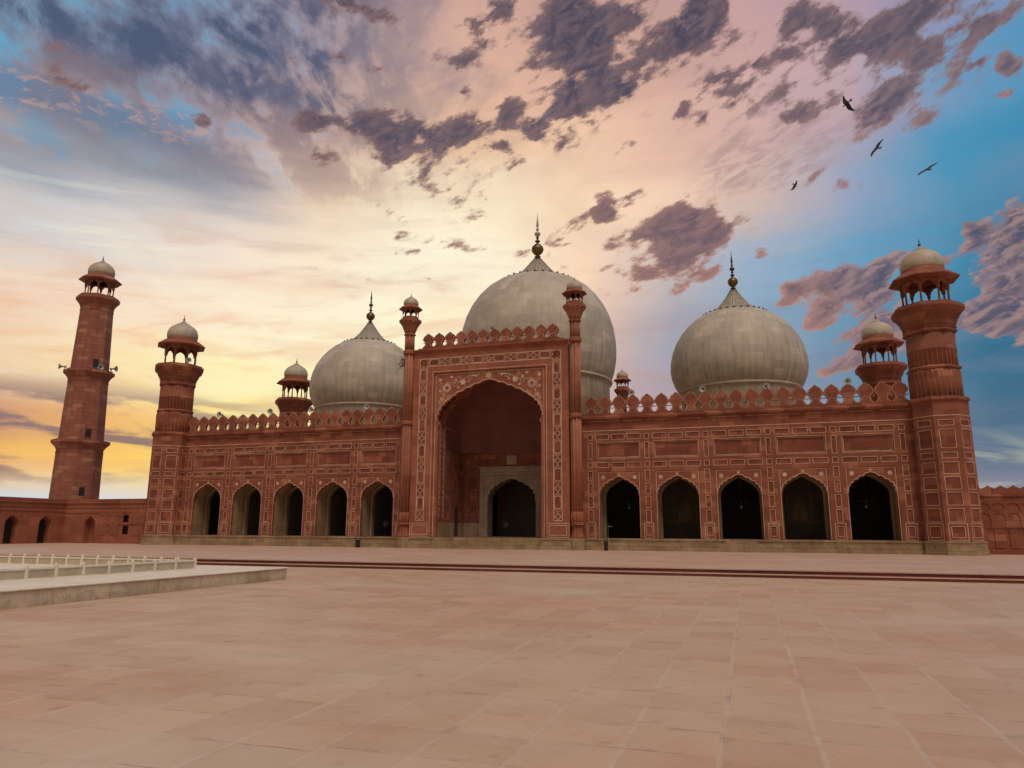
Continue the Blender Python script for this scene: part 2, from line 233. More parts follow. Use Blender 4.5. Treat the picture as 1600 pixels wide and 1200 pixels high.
class MB:
    """collects faces with a material slot each, then builds ONE mesh object"""
    def __init__(self):
        self.v = []; self.f = []; self.m = []; self.s = []
    def face(self, pts, mat=0, smooth=False):
        i = len(self.v); self.v.extend(V(p) for p in pts)
        self.f.append(tuple(range(i, i + len(pts)))); self.m.append(mat); self.s.append(smooth)
    def box(self, x0, x1, y0, y1, z0, z1, mat=0):
        self.fbox(WORLD, x0, x1, z0, z1, -y1, -y0, mat)
    def fbox(self, F, u0, u1, z0, z1, n0, n1, mat=0):
        i = len(self.v)
        self.v.extend(F(u, z, n) for u, z, n in ((u0, z0, n0), (u1, z0, n0), (u1, z1, n0), (u0, z1, n0), (u0, z0, n1), (u1, z0, n1), (u1, z1, n1), (u0, z1, n1)))
        for q in ((3, 2, 1, 0), (4, 5, 6, 7), (0, 1, 5, 4), (1, 2, 6, 5), (2, 3, 7, 6), (3, 0, 4, 7)):
            self.f.append(tuple(i + k for k in q)); self.m.append(mat); self.s.append(False)
    def poly(self, F, pts, n, mat=0):
        tri = tessellate_polygon([[V((p[0], p[1], 0)) for p in pts]])
        i = len(self.v); self.v.extend(F(p[0], p[1], n) for p in pts)
        for t in tri:
            self.f.append(tuple(i + k for k in t)); self.m.append(mat); self.s.append(False)
    def plate(self, F, pts, n0, n1, mat=0, edge=None, back=True):
        """flat outline with thickness from n0 (back) to n1 (front)"""
        self.poly(F, pts, n1, mat)
        if back:
            self.poly(F, pts[::-1], n0, mat)
        e = mat if edge is None else edge
        for a, b in zip(pts, pts[1:] + pts[:1]):
            self.face([F(a[0], a[1], n1), F(b[0], b[1], n1), F(b[0], b[1], n0), F(a[0], a[1], n0)], e)
    def wallstrip(self, F, pts, n0, n1, mat=0):
        for a, b in zip(pts, pts[1:]):
            self.face([F(a[0], a[1], n1), F(b[0], b[1], n1), F(b[0], b[1], n0), F(a[0], a[1], n0)], mat)
    def ribbon(self, F, pts, w, n, mat=0, closed=False):
        k = len(pts); L = []; R = []
        for i in range(k):
            if closed:
                a, b = pts[i - 1], pts[(i + 1) % k]
            else:
                a, b = pts[max(i - 1, 0)], pts[min(i + 1, k - 1)]
            p = pts[i]
            d1 = V((p[0] - a[0], p[1] - a[1])); d2 = V((b[0] - p[0], b[1] - p[1]))
            if d1.length > 1e-9: d1.normalize()
            if d2.length > 1e-9: d2.normalize()
            d = d1 + d2
            d = d.normalized() if d.length > 1e-6 else (d2 if d2.length > 0 else d1)
            nn = V((-d.y, d.x)); c = max(0.45, abs(d.dot(d2 if d2.length > 0 else d1)))
            L.append((p[0] + nn.x * w / 2 / c, p[1] + nn.y * w / 2 / c)); R.append((p[0] - nn.x * w / 2 / c, p[1] - nn.y * w / 2 / c))
        rg = range(k) if closed else range(k - 1)
        for i in rg:
            j = (i + 1) % k
            self.face([F(*R[i], n), F(*R[j], n), F(*L[j], n), F(*L[i], n)], mat)
    def border(self, F, u0, u1, z0, z1, w, n, mat):
        h = w / 2
        for a, b, c, d in ((u0 - h, u1 + h, z1 - h, z1 + h), (u0 - h, u1 + h, z0 - h, z0 + h), (u0 - h, u0 + h, z0 + h, z1 - h), (u1 - h, u1 + h, z0 + h, z1 - h)):
            self.face([F(a, c, n), F(b, c, n), F(b, d, n), F(a, d, n)], mat)
    def relief(self, F, us, zs, n, rects, holes=(), mat=0, matr=None):
        """panel field: rects = (u0,u1,z0,z1,depth) are sunk, holes are left open"""
        us = sorted(set(round(u, 4) for u in us)); zs = sorted(set(round(z, 4) for z in zs))
        g = {}
        for i in range(len(us) - 1):
            for j in range(len(zs) - 1):
                cu = (us[i] + us[i + 1]) / 2; cz = (zs[j] + zs[j + 1]) / 2; d = 0.0
                for r in rects:
                    if r[0] < cu < r[1] and r[2] < cz < r[3]: d = r[4]
                for h in holes:
                    if h[0] < cu < h[1] and h[2] < cz < h[3]: d = None
                g[i, j] = d
                if d is None: continue
                self.face([F(us[i], zs[j], n - d), F(us[i + 1], zs[j], n - d), F(us[i + 1], zs[j + 1], n - d), F(us[i], zs[j + 1], n - d)], mat if d == 0 or matr is None else matr)
        for (i, j), d in g.items():
            if d is None: continue
            e = g.get((i + 1, j))
            if e is not None and e != d:
                self.face([F(us[i + 1], zs[j], n - d), F(us[i + 1], zs[j], n - e), F(us[i + 1], zs[j + 1], n - e), F(us[i + 1], zs[j + 1], n - d)], mat)
            e = g.get((i, j + 1))
            if e is not None and e != d:
                self.face([F(us[i], zs[j + 1], n - d), F(us[i + 1], zs[j + 1], n - d), F(us[i + 1], zs[j + 1], n - e), F(us[i], zs[j + 1], n - e)], mat)
    def profile(self, F, pts, u0, u1, mat=0, caps=True):
        """moulding: (n,z) outline run along u"""
        for a, b in zip(pts, pts[1:] + pts[:1]):
            self.face([F(u0, a[1], a[0]), F(u1, a[1], a[0]), F(u1, b[1], b[0]), F(u0, b[1], b[0])], mat)
        if caps:
            for u in (u0, u1):
                self.face([F(u, p[1], p[0]) for p in pts], mat)
    def lathe(self, prof, seg=32, mat=0, smooth=True, c=(0, 0), lobes=0, amp=0.0, phase=0.0, poly=0, caps=True, mats=None, sharp=False):
        """revolve (r,z[,amp]); poly=8 gives octagonal sections, lobes rounds them into flutes"""
        i0 = len(self.v)
        for p in prof:
            a_ = p[2] if len(p) > 2 else amp
            for k in range(seg):
                t = 2 * math.pi * k / seg + phase
                r = p[0]
                if poly:
                    q = (t - phase) % (2 * math.pi / poly) - math.pi / poly
                    r = r / math.cos(q)                     # r is the apothem
                if lobes:
                    r *= 1 - a_ * (1 - abs(math.sin(lobes * (t - phase) / 2)))
                self.v.append(V((c[0] + r * math.cos(t), c[1] + r * math.sin(t), p[1])))
        for j in range(len(prof) - 1):
            for k in range(seg):
                a = i0 + j * seg + k; b = i0 + j * seg + (k + 1) % seg
                self.f.append((a, b, b + seg, a + seg)); self.m.append(mat if mats is None else mats[j]); self.s.append(smooth)
        if caps:
            for j, rev in ((0, True), (len(prof) - 1, False)):
                if prof[j][0] > 1e-4:
                    ring = [i0 + j * seg + k for k in range(seg)]
                    self.f.append(tuple(ring[::-1] if rev else ring)); self.m.append(mat if mats is None else mats[min(j, len(mats) - 1)]); self.s.append(False)
    def tube(self, a, b, r0, r1=None, seg=8, mat=0):
        a = V(a); b = V(b); r1 = r0 if r1 is None else r1
        d = (b - a).normalized(); x = d.orthogonal().normalized(); y = d.cross(x)
        i = len(self.v)
        for p, r in ((a, r0), (b, r1)):
            for k in range(seg):
                t = 2 * math.pi * k / seg
                self.v.append(p + x * (r * math.cos(t)) + y * (r * math.sin(t)))
        for k in range(seg):
            self.f.append((i + k, i + (k + 1) % seg, i + seg + (k + 1) % seg, i + seg + k)); self.m.append(mat); self.s.append(True)
        self.f.append(tuple(i + k for k in range(seg))[::-1]); self.m.append(mat); self.s.append(False)
        self.f.append(tuple(i + seg + k for k in range(seg))); self.m.append(mat); self.s.append(False)
    def build(self, name, mats, parent=None, off=(0, 0, 0), loc=None, bevel=0.0):
        me = bpy.data.meshes.new(name); o_ = V(off)
        me.from_pydata([tuple(p - o_) for p in self.v], [], self.f)
        if not isinstance(mats, (list, tuple)): mats = [mats]
        for m in mats: me.materials.append(m)
        me.polygons.foreach_set('material_index', self.m); me.polygons.foreach_set('use_smooth', self.s)
        me.update()
        ob = bpy.data.objects.new(name, me); COL.objects.link(ob)
        if parent is not None: ob.parent = parent
        if loc is not None: ob.location = loc
        if bevel:
            bm_ = ob.modifiers.new('bevel', 'BEVEL'); bm_.width = bevel; bm_.segments = 2; bm_.limit_method = 'ANGLE'
        return ob

def frame(o, U, N):
    o = V(o); U = V(U); N = V(N)
    return lambda u, z, n: V((o.x + U.x * u + N.x * n, o.y + U.y * u + N.y * n, o.z + z))
WORLD = frame((0, 0, 0), (1, 0, 0), (0, -1, 0))

def tag(o, label=None, cat=None, group=None, kind=None):
    for k, v in (('label', label), ('category', cat), ('group', group), ('kind', kind)):
        if v: o[k] = v
    return o
def thing(name, loc, label, cat, group=None, rz=0.0):
    o = bpy.data.objects.new(name, None); COL.objects.link(o); o.location = loc; o.rotation_euler = (0, 0, rz)
    o.empty_display_size = 0.5
    return tag(o, label, cat, group)
def children(o):
    return [c for c in bpy.data.objects if c.parent == o]
def copy_tree(o, parent=None):
    c = o.copy(); COL.objects.link(c)
    if parent is not None: c.parent = parent
    for ch in children(o): copy_tree(ch, c)
    return c

def arch(w, zs, za, lobes=5, depth=0.07, steps=10, tip=0.28):
    """cusped pointed arch from (-w,zs) over (0,za) to (w,zs); lobes per side"""
    def base(t):                                    # t 0..1 springing -> apex
        a = t * math.pi / 2
        h = (za - zs)
        x = w * math.cos(a) ** 0.95
        z = zs + h * ((1 - tip) * math.sin(a) ** 0.92 + tip * t ** 3.0)
        return x, z
    right = []
    n = lobes * steps
    for i in range(n + 1):
        t = i / n
        x, z = base(t); x2, z2 = base(min(1, t + 1e-3)); x1, z1 = base(max(0, t - 1e-3))
        dx, dz = x2 - x1, z2 - z1; l = math.hypot(dx, dz) or 1
        nx, nz = -dz / l, dx / l                      # inward
        off = depth * w * (1 - abs(math.sin(math.pi * t * lobes))) * (1 if 0 < i < n else 0)
        right.append((x + nx * off, z + nz * off))
    right[-1] = (0.0, za)
    pts = [(-x, z) for x, z in right] + right[-2::-1]
    return pts

def arch_cell(mb, F, u0, u1, z0, z1, pts, n, mat=0):
    """rectangle with an arched notch opening at its bottom edge; pts run left to right"""
    left = [(pts[0][0], z0)] if pts[0][1] > z0 + 1e-6 else []
    rightp = [(pts[-1][0], z0)] if pts[-1][1] > z0 + 1e-6 else []
    mb.poly(F, [(u0, z0)] + left + list(pts) + rightp + [(u1, z0), (u1, z1), (u0, z1)], n, mat)

def circle(u, z, r, k=12, ph=0.0):
    return [(u + r * math.cos(2 * math.pi * i / k + ph), z + r * math.sin(2 * math.pi * i / k + ph)) for i in range(k)]
def rosette(mb, F, u, z, r, n, mat, petals=8):
    pts = []
    for i in range(petals * 4):
        a = 2 * math.pi * i / (petals * 4)
        rr = r * (0.52 + 0.48 * abs(math.cos(petals * a / 2)))
        pts.append((u + rr * math.cos(a), z + rr * math.sin(a)))
    mb.poly(F, pts, n, mat)
def leaf(mb, F, u, z, l, a, n, mat, fat=0.34):
    c, s = math.cos(a), math.sin(a)
    o = [(0, 0), (.3, fat * .8), (.6, fat * .7), (1, 0), (.6, -fat * .7), (.3, -fat * .8)]
    mb.poly(F, [(u + l * (x * c - y * s), z + l * (x * s + y * c)) for x, y in o], n, mat)
# ------------------------------------------------------------------ materials (all procedural, in world position)
def new_mat(name):
    m = bpy.data.materials.new(name); m.use_nodes = True
    t = m.node_tree; t.nodes.clear(); N = Nodes(t)
    out = N.new('ShaderNodeOutputMaterial'); b = N.new('ShaderNodeBsdfPrincipled')
    t.links.new(b.outputs[0], out.inputs[0])
    geo = N.new('ShaderNodeNewGeometry')
    return m, N, b, geo.outputs['Position']

def bump(N, b, h, strength=0.3, dist=0.02):
    n = N.new('ShaderNodeBump'); N.put(n.inputs['Height'], h); n.inputs['Strength'].default_value = strength; n.inputs['Distance'].default_value = dist
    N.t.links.new(n.outputs[0], b.inputs['Normal'])

def brick(N, vec, w, h, c1, c2, mortar, msize=0.008, bias=0.0, offset=0.5, smooth=0.1):
    n = N.new('ShaderNodeTexBrick'); n.offset = offset; n.squash = 1.0
    N.put(n.inputs['Vector'], vec)
    for k, v in (('Color1', c1), ('Color2', c2), ('Mortar', mortar)):
        n.inputs[k].default_value = tuple(v) + (1,)
    n.inputs['Scale'].default_value = 1.0; n.inputs['Mortar Size'].default_value = msize; n.inputs['Mortar Smooth'].default_value = smooth
    n.inputs['Bias'].default_value = bias; n.inputs['Brick Width'].default_value = w; n.inputs['Row Height'].default_value = h
    return n

def mat_stone(name, c1, c2, mortar, bw=0.95, bh=0.46, stain=(0.5, 0.5, 0.5), stain_amt=0.35, pale=None, pale_amt=0.0, streak=0.35, rough=0.82, msize=0.010):
    m, N, b, pos = new_mat(name)
    x, y, z = N.sep(pos)
    u = N.math('ADD', x, N.math('MULTIPLY', y, 0.83))
    vec = N.comb(u, z, 0.0)
    br = brick(N, vec, bw, bh, c1, c2, mortar, msize)
    col = br.outputs[0]
    if pale is not None:                                   # odd replaced blocks of paler stone
        br2 = brick(N, vec, bw, bh, (0, 0, 0), (1, 1, 1), (0, 0, 0), msize)
        col = N.mix(N.math('MULTIPLY', N.rng(br2.outputs[0], 0.78, 0.86), pale_amt), col, pale)
    big = N.noise(pos, 0.33, 5, 0.6)
    col = N.mix(N.rng(big, 0.42, 0.68, 0.0, stain_amt), col, stain, 'MULTIPLY')
    md = N.noise(N.comb(N.math('MULTIPLY', u, 0.8), N.math('MULTIPLY', z, 1.3), 4.0), 1.0, 5, 0.65)
    col = N.mix(N.rng(md, 0.50, 0.68, 0.0, 0.55), col, (1.28, 1.36, 1.25), 'MULTIPLY')
    col = N.mix(N.rng(md, 0.46, 0.32, 0.0, 0.5), col, (0.72, 0.62, 0.60), 'MULTIPLY')
    fine = N.noise(pos, 6.0, 6, 0.65)
    col = N.mix(N.rng(fine, 0.3, 0.7, 0.0, 0.5), col, N.mix(1.0, col, (1.35, 1.3, 1.25), 'MULTIPLY'))
    sv = N.comb(N.math('MULTIPLY', u, 1.6), N.math('MULTIPLY', z, 0.16), y)
    st = N.noise(sv, 1.0, 6, 0.6)
    col = N.mix(N.rng(st, 0.5, 0.72, 0.0, streak), col, (0.42, 0.36, 0.34), 'MULTIPLY')
    N.put(b.inputs['Base Color'], col); b.inputs['Roughness'].default_value = rough
    bump(N, b, N.math('ADD', N.math('MULTIPLY', fine, 0.5), N.math('MULTIPLY', br.outputs[1], -0.6)), 0.35, 0.02)
    return m

def mat_dome(name, centre, rows=0.95):
    """courses of marble blocks wrapped round an axis"""
    m, N, b, pos = new_mat(name)
    p = N.vmath('SUBTRACT', pos, (centre[0], centre[1], 0.0))
    x, y, z = N.sep(p)
    ang = N.math('ARCTAN2', y, x)
    rr = N.math('SQRT', N.math('ADD', N.math('MULTIPLY', x, x), N.math('MULTIPLY', y, y)))
    vv = N.math('MULTIPLY', N.math('ARCTAN2', N.math('SUBTRACT', z, centre[3] + 2.5), rr), centre[2])
    vec = N.comb(N.math('MULTIPLY', ang, centre[2]), vv, 0.0)
    br = brick(N, vec, 1.25, rows, (0.445, 0.385, 0.308), (0.525, 0.455, 0.368), (0.35, 0.30, 0.24), 0.009)
    col = br.outputs[0]
    br2 = brick(N, N.vmath('ADD', vec, (0.0, 0.0, 0.0)), 1.25, rows, (0, 0, 0), (1, 1, 1), (0, 0, 0), 0.014)
    blk = N.noise(N.comb(N.math('MULTIPLY', ang, centre[2] * 0.4), N.math('MULTIPLY', z, 0.45), 0.0), 1.0, 3, 0.5)
    col = N.mix(N.math('MULTIPLY', N.rng(br2.outputs[0], 0.7, 0.8), N.rng(blk, 0.45, 0.6, 0, 0.5)), col, (0.68, 0.59, 0.47))
    big = N.noise(p, 0.28, 5, 0.6)
    col = N.mix(N.rng(big, 0.42, 0.66, 0, 0.5), col, (0.74, 0.70, 0.66), 'MULTIPLY')
    sv = N.comb(N.math('MULTIPLY', ang, centre[2] * 2.2), N.math('MULTIPLY', z, 0.22), 0.0)
    st = N.noise(sv, 1.0, 7, 0.62)
    low = N.rng(z, centre[3] + 8.5, centre[3], 0.06, 0.65)
    col = N.mix(N.math('MULTIPLY', N.rng(st, 0.44, 0.66), low), col, (0.60, 0.55, 0.44), 'MULTIPLY')
    fine = N.noise(pos, 4.0, 6, 0.65)
    col = N.mix(N.rng(fine, 0.35, 0.7, 0, 0.35), col, (0.80, 0.77, 0.73), 'MULTIPLY')
    N.put(b.inputs['Base Color'], col); b.inputs['Roughness'].default_value = 0.6
    bump(N, b, N.math('ADD', fine, N.math('MULTIPLY', br.outputs[1], -0.5)), 0.15, 0.03)
    return m

def mat_plain(name, c, rough=0.6, metal=0.0, var=0.25, scale=3.0, c2=None):
    m, N, b, pos = new_mat(name)
    n = N.noise(pos, scale, 5, 0.6)
    col = N.mix(N.rng(n, 0.35, 0.68, 0, 1), c, c2 if c2 is not None else tuple(v * (1 - var) for v in c))
    N.put(b.inputs['Base Color'], col); b.inputs['Roughness'].default_value = rough; b.inputs['Metallic'].default_value = metal
    return m

def mat_paving(name, c1, c2, joint, tx=0.93, ty=0.88, jx=0.025):
    m, N, b, pos = new_mat(name)
    x, y, z = N.sep(pos)
    wv = N.noise(pos, 1.3, 4, 0.6, out=1)
    wv2 = N.scale(N.vmath('SUBTRACT', wv, (0.5, 0.5, 0.5)), 0.07)
    wx, wy, _ = N.sep(wv2)
    fxr = N.math('DIVIDE', N.math('ADD', N.math('ADD', x, 0.37), wx), tx)
    ix = N.math('FLOOR', fxr)
    wn = N.new('ShaderNodeTexWhiteNoise', noise_dimensions='1D'); N.put(wn.inputs['W'], ix)
    shift = N.math('MULTIPLY', N.math('FLOOR', N.math('MULTIPLY', wn.outputs[0], 2.2)), 0.42)
    fyr = N.math('ADD', N.math('DIVIDE', N.math('ADD', N.math('ADD', y, 0.05), wy), ty), N.math('MULTIPLY', shift, 0.5))
    iy = N.math('FLOOR', fyr)
    dx = N.math('MULTIPLY', N.math('ABSOLUTE', N.math('SUBTRACT', N.math('FRACT', N.math('ADD', fxr, 0.5)), 0.5)), tx)
    dy = N.math('MULTIPLY', N.math('ABSOLUTE', N.math('SUBTRACT', N.math('FRACT', N.math('ADD', fyr, 0.5)), 0.5)), ty)
    wn2 = N.new('ShaderNodeTexWhiteNoise', noise_dimensions='2D'); N.put(wn2.inputs['Vector'], N.comb(ix, iy, 0.0))
    big = N.noise(pos, 0.11, 6, 0.62)
    mid = N.noise(pos, 0.9, 6, 0.65)
    fine = N.noise(pos, 14.0, 6, 0.7)
    col = N.mix(wn2.outputs[0], c1, c2)
    col = N.mix(N.rng(big, 0.42, 0.62, 0, 0.45), col, (0.56, 0.455, 0.335))
    col = N.mix(N.rng(mid, 0.40, 0.70, 0, 0.5), col, (0.80, 0.72, 0.70), 'MULTIPLY')
    col = N.mix(N.rng(N.noise(pos, 0.35, 5, 0.6), 0.5, 0.7, 0, 0.5), col, (1.02, 0.88, 0.86), 'MULTIPLY')
    col = N.mix(N.rng(fine, 0.35, 0.75, 0, 0.55), col, (0.80, 0.76, 0.73), 'MULTIPLY')
    spots = N.noise(pos, 3.1, 3, 0.4)
    col = N.mix(N.rng(spots, 0.66, 0.74, 0, 0.40), col, (0.55, 0.48, 0.45), 'MULTIPLY')
    worn = N.noise(N.comb(x, N.math('MULTIPLY', y, 0.5), 3.0), 1.1, 6, 0.7)
    lx = N.math('MULTIPLY', N.rng(N.math('SUBTRACT', dx, N.math('MULTIPLY', fine, 0.022)), jx, jx * 0.35), N.rng(worn, 0.36, 0.60, 0.10, 0.78))
    worn2 = N.noise(N.comb(x, y, 9.0), 0.9, 6, 0.7)
    ly = N.rng(N.math('SUBTRACT', dy, N.math('MULTIPLY', mid, 0.012)), 0.012, 0.002)
    lc = N.math('MULTIPLY', N.rng(N.math('ABSOLUTE', N.math('SUBTRACT', dx, N.math('MULTIPLY', fine, 0.03))), 0.010, 0.003), N.rng(N.noise(N.comb(x, y, 5.0), 0.8, 6, 0.7), 0.52, 0.64, 0, 0.7))
    col = N.mix(lx, col, joint)
    col = N.mix(lc, col, (0.22, 0.15, 0.125))
    chip = N.math('MULTIPLY', N.rng(N.math('MINIMUM', dx, dy), 0.11, 0.02), N.rng(N.noise(pos, 2.3, 5, 0.6), 0.54, 0.68, 0, 0.5))
    col = N.mix(chip, col, (0.62, 0.56, 0.52), 'MULTIPLY')
    wash = N.noise(N.comb(N.math('MULTIPLY', x, 0.5), y, 13.0), 0.22, 6, 0.62)
    col = N.mix(N.rng(wash, 0.48, 0.68, 0, 0.5), col, (0.58, 0.47, 0.36))
    col = N.mix(N.math('MULTIPLY', ly, N.rng(worn2, 0.50, 0.62, 0.0, 0.7)), col, (0.20, 0.14, 0.12))
    col = N.mix(N.math('MULTIPLY', ly, N.rng(worn2, 0.50, 0.40, 0.0, 0.75)), col, joint)
    N.put(b.inputs['Base Color'], col); b.inputs['Roughness'].default_value = 0.72
    N.put(b.inputs['Roughness'], N.rng(mid, 0.3, 0.7, 0.46, 0.72))
    bump(N, b, N.math('ADD', N.math('MULTIPLY', fine, 0.5), N.math('MULTIPLY', N.math('MAXIMUM', lx, ly), -0.8)), 0.4, 0.012)
    return m

def build_materials():
    M = {}
    M['red'] = mat_stone('red_sandstone', (0.190, 0.052, 0.027), (0.275, 0.089, 0.043), (0.17, 0.055, 0.035), 1.25, 0.52, (0.70, 0.60, 0.60), 0.6, pale=(0.40, 0.165, 0.095), pale_amt=0.4)
    M['panel'] = mat_stone('deep_red_panel', (0.150, 0.036, 0.020), (0.260, 0.078, 0.036), (0.14, 0.042, 0.028), 0.8, 0.6, (0.75, 0.68, 0.66), 0.6, pale=(0.36, 0.14, 0.08), pale_amt=0.25)
    M['frame'] = mat_stone('portal_sandstone', (0.240, 0.074, 0.038), (0.330, 0.116, 0.060), (0.18, 0.062, 0.04), 1.9, 0.95, (0.72, 0.62, 0.62), 0.55, streak=0.25)
    M['minaret'] = mat_stone('minaret_sandstone', (0.245, 0.082, 0.050), (0.30, 0.108, 0.066), (0.16, 0.06, 0.042), 1.5, 0.50, (0.7, 0.6, 0.6), 0.5, pale=(0.40, 0.20, 0.115), pale_amt=0.55, msize=0.02)
    M['inlay'] = mat_plain('marble_inlay', (0.62, 0.45, 0.32), 0.6, 0, 0.35, 1.2, (0.44, 0.25, 0.155))
    M['rib'] = mat_plain('worn_pale_rib', (0.40, 0.20, 0.125), 0.7, 0, 0.35, 1.2, (0.29, 0.105, 0.06))
    M['edge'] = mat_plain('worn_marble_edge', (0.52, 0.33, 0.22), 0.7, 0, 0.35, 1.2, (0.34, 0.16, 0.095))
    M['dim'] = mat_stone('shaded_sandstone', (0.150, 0.045, 0.030), (0.19, 0.060, 0.040), (0.12, 0.04, 0.028), 1.4, 0.7, (0.7, 0.6, 0.6), 0.5)  # darker sandstone for the iwan walls, with the interior's shade put into its colour
    M['beige'] = mat_stone('buff_stone', (0.25, 0.168, 0.088), (0.33, 0.232, 0.132), (0.16, 0.11, 0.07), 0.9, 0.34, (0.6, 0.55, 0.5), 0.6, streak=0.5)
    M['jamb'] = mat_stone('buff_jamb', (0.25, 0.175, 0.098), (0.31, 0.225, 0.130), (0.16, 0.11, 0.068), 1.1, 1.0, (0.6, 0.52, 0.45), 0.6, streak=0.6)
    M['marble'] = mat_stone('weathered_marble', (0.54, 0.43, 0.30), (0.61, 0.49, 0.35), (0.33, 0.26, 0.18), 1.6, 0.9, (0.70, 0.64, 0.56), 0.7, streak=0.45, rough=0.55)
    M['doorstone'] = mat_stone('doorway_marble', (0.28, 0.21, 0.15), (0.33, 0.25, 0.18), (0.20, 0.15, 0.11), 1.3, 0.8, (0.72, 0.66, 0.6), 0.5)
    M['rail'] = mat_plain('marble_rail', (0.82, 0.71, 0.57), 0.5, 0, 0.2, 2.0)
    M['slab'] = mat_plain('yellow_marble_slab', (0.52, 0.43, 0.29), 0.55, 0, 0.25, 1.5)
    M['little'] = mat_plain('kiosk_marble', (0.50, 0.42, 0.31), 0.6, 0, 0.28, 1.6)
    M['lead'] = mat_plain('crown_marble', (0.40, 0.335, 0.245), 0.6, 0, 0.3, 1.5)
    M['groove'] = mat_plain('crown_groove', (0.13, 0.115, 0.10), 0.8)
    M['gold'] = mat_plain('gilded_metal', (0.24, 0.15, 0.06), 0.42, 0.8, 0.6, 6.0)
    M['dark'] = mat_plain('dark_bronze', (0.085, 0.07, 0.06), 0.5, 0.4, 0.3)
    M['pale'] = mat_plain('pale_metal', (0.45, 0.42, 0.38), 0.5, 0.3, 0.3)
    M['purple'] = mat_stone('vault_plaster', (0.17, 0.060, 0.048), (0.20, 0.072, 0.058), (0.15, 0.052, 0.043), 3.0, 1.6, (0.7, 0.62, 0.65), 0.4, streak=0.2)
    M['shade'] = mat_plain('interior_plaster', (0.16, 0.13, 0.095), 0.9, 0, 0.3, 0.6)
    M['black'] = mat_plain('black_paint', (0.018, 0.018, 0.018), 0.5)
    M['steel'] = mat_plain('grey_steel', (0.20, 0.20, 0.19), 0.5, 0.5)
    M['horn'] = mat_plain('horn_enamel', (0.36, 0.38, 0.37), 0.45)
    M['door'] = mat_plain('dark_wood', (0.06, 0.025, 0.018), 0.7)
    M['feather'] = mat_plain('dark_feathers', (0.03, 0.026, 0.026), 0.8)
    M['leaf'] = mat_plain('dusty_leaf', (0.075, 0.09, 0.035), 0.7, 0, 0.5, 8.0)
    M['white'] = mat_plain('white_enamel', (0.75, 0.73, 0.68), 0.4)
    M['paving'] = mat_paving('red_paving', (0.505, 0.302, 0.192), (0.600, 0.392, 0.262), (0.56, 0.43, 0.335))
    M['terrace'] = mat_paving('terrace_paving', (0.53, 0.322, 0.235), (0.60, 0.385, 0.285), (0.52, 0.37, 0.28), 1.2, 1.1)
    M['step'] = mat_stone('step_stone', (0.175, 0.056, 0.046), (0.215, 0.072, 0.060), (0.10, 0.035, 0.03), 1.4, 0.5, (0.7, 0.6, 0.6), 0.4)
    M['dome_c'] = mat_dome('central_dome_marble', (DX[1], 16.0, 9.2, 18.0), 0.92)
    M['dome_l'] = mat_dome('left_dome_marble', (DX[0], 16.0, 7.2, 15.5), 0.78)
    M['dome_r'] = mat_dome('right_dome_marble', (DX[2], 16.0, 7.2, 15.5), 0.78)
    m = M['marble']; N = Nodes(m.node_tree); b = [n for n in m.node_tree.nodes if n.type == 'BSDF_PRINCIPLED'][0]
    src = b.inputs['Base Color'].links[0].from_socket; g = N.new('ShaderNodeNewGeometry'); z = N.sep(g.outputs['Position'])[2]
    blot = N.noise(g.outputs['Position'], 1.7, 7, 0.68, 0.6)
    c = N.mix(N.rng(N.math('ADD', blot, N.rng(z, -1.0, -1.36, -0.08, 0.16)), 0.50, 0.66, 0, 0.6), src, (0.62, 0.57, 0.52), 'MULTIPLY')
    crk = N.math('ABSOLUTE', N.math('SUBTRACT', N.noise(g.outputs['Position'], 0.9, 5, 0.55, 0.8), 0.5))
    N.put(b.inputs['Base Color'], N.mix(N.rng(crk, 0.010, 0.002, 0, 0.6), c, (0.30, 0.25, 0.20)))
    return M
DX = (-45.05, -22.56, -0.1)
# ------------------------------------------------------------------ the mosque
HP = -1.02                      # upper terrace level; the hall floor is 0
LC = -1.36                      # lower court level
S = 5.058                       # bay spacing
XLEFT = [-54.70, -49.64, -44.58, -39.53, -34.47]
XRIGHT = [-10.65, -5.59, -0.53, 4.53, 9.58]
XM = -22.56                     # axis of the hall
PY = -1.22                      # front of the portal
rnd = random.Random(7)

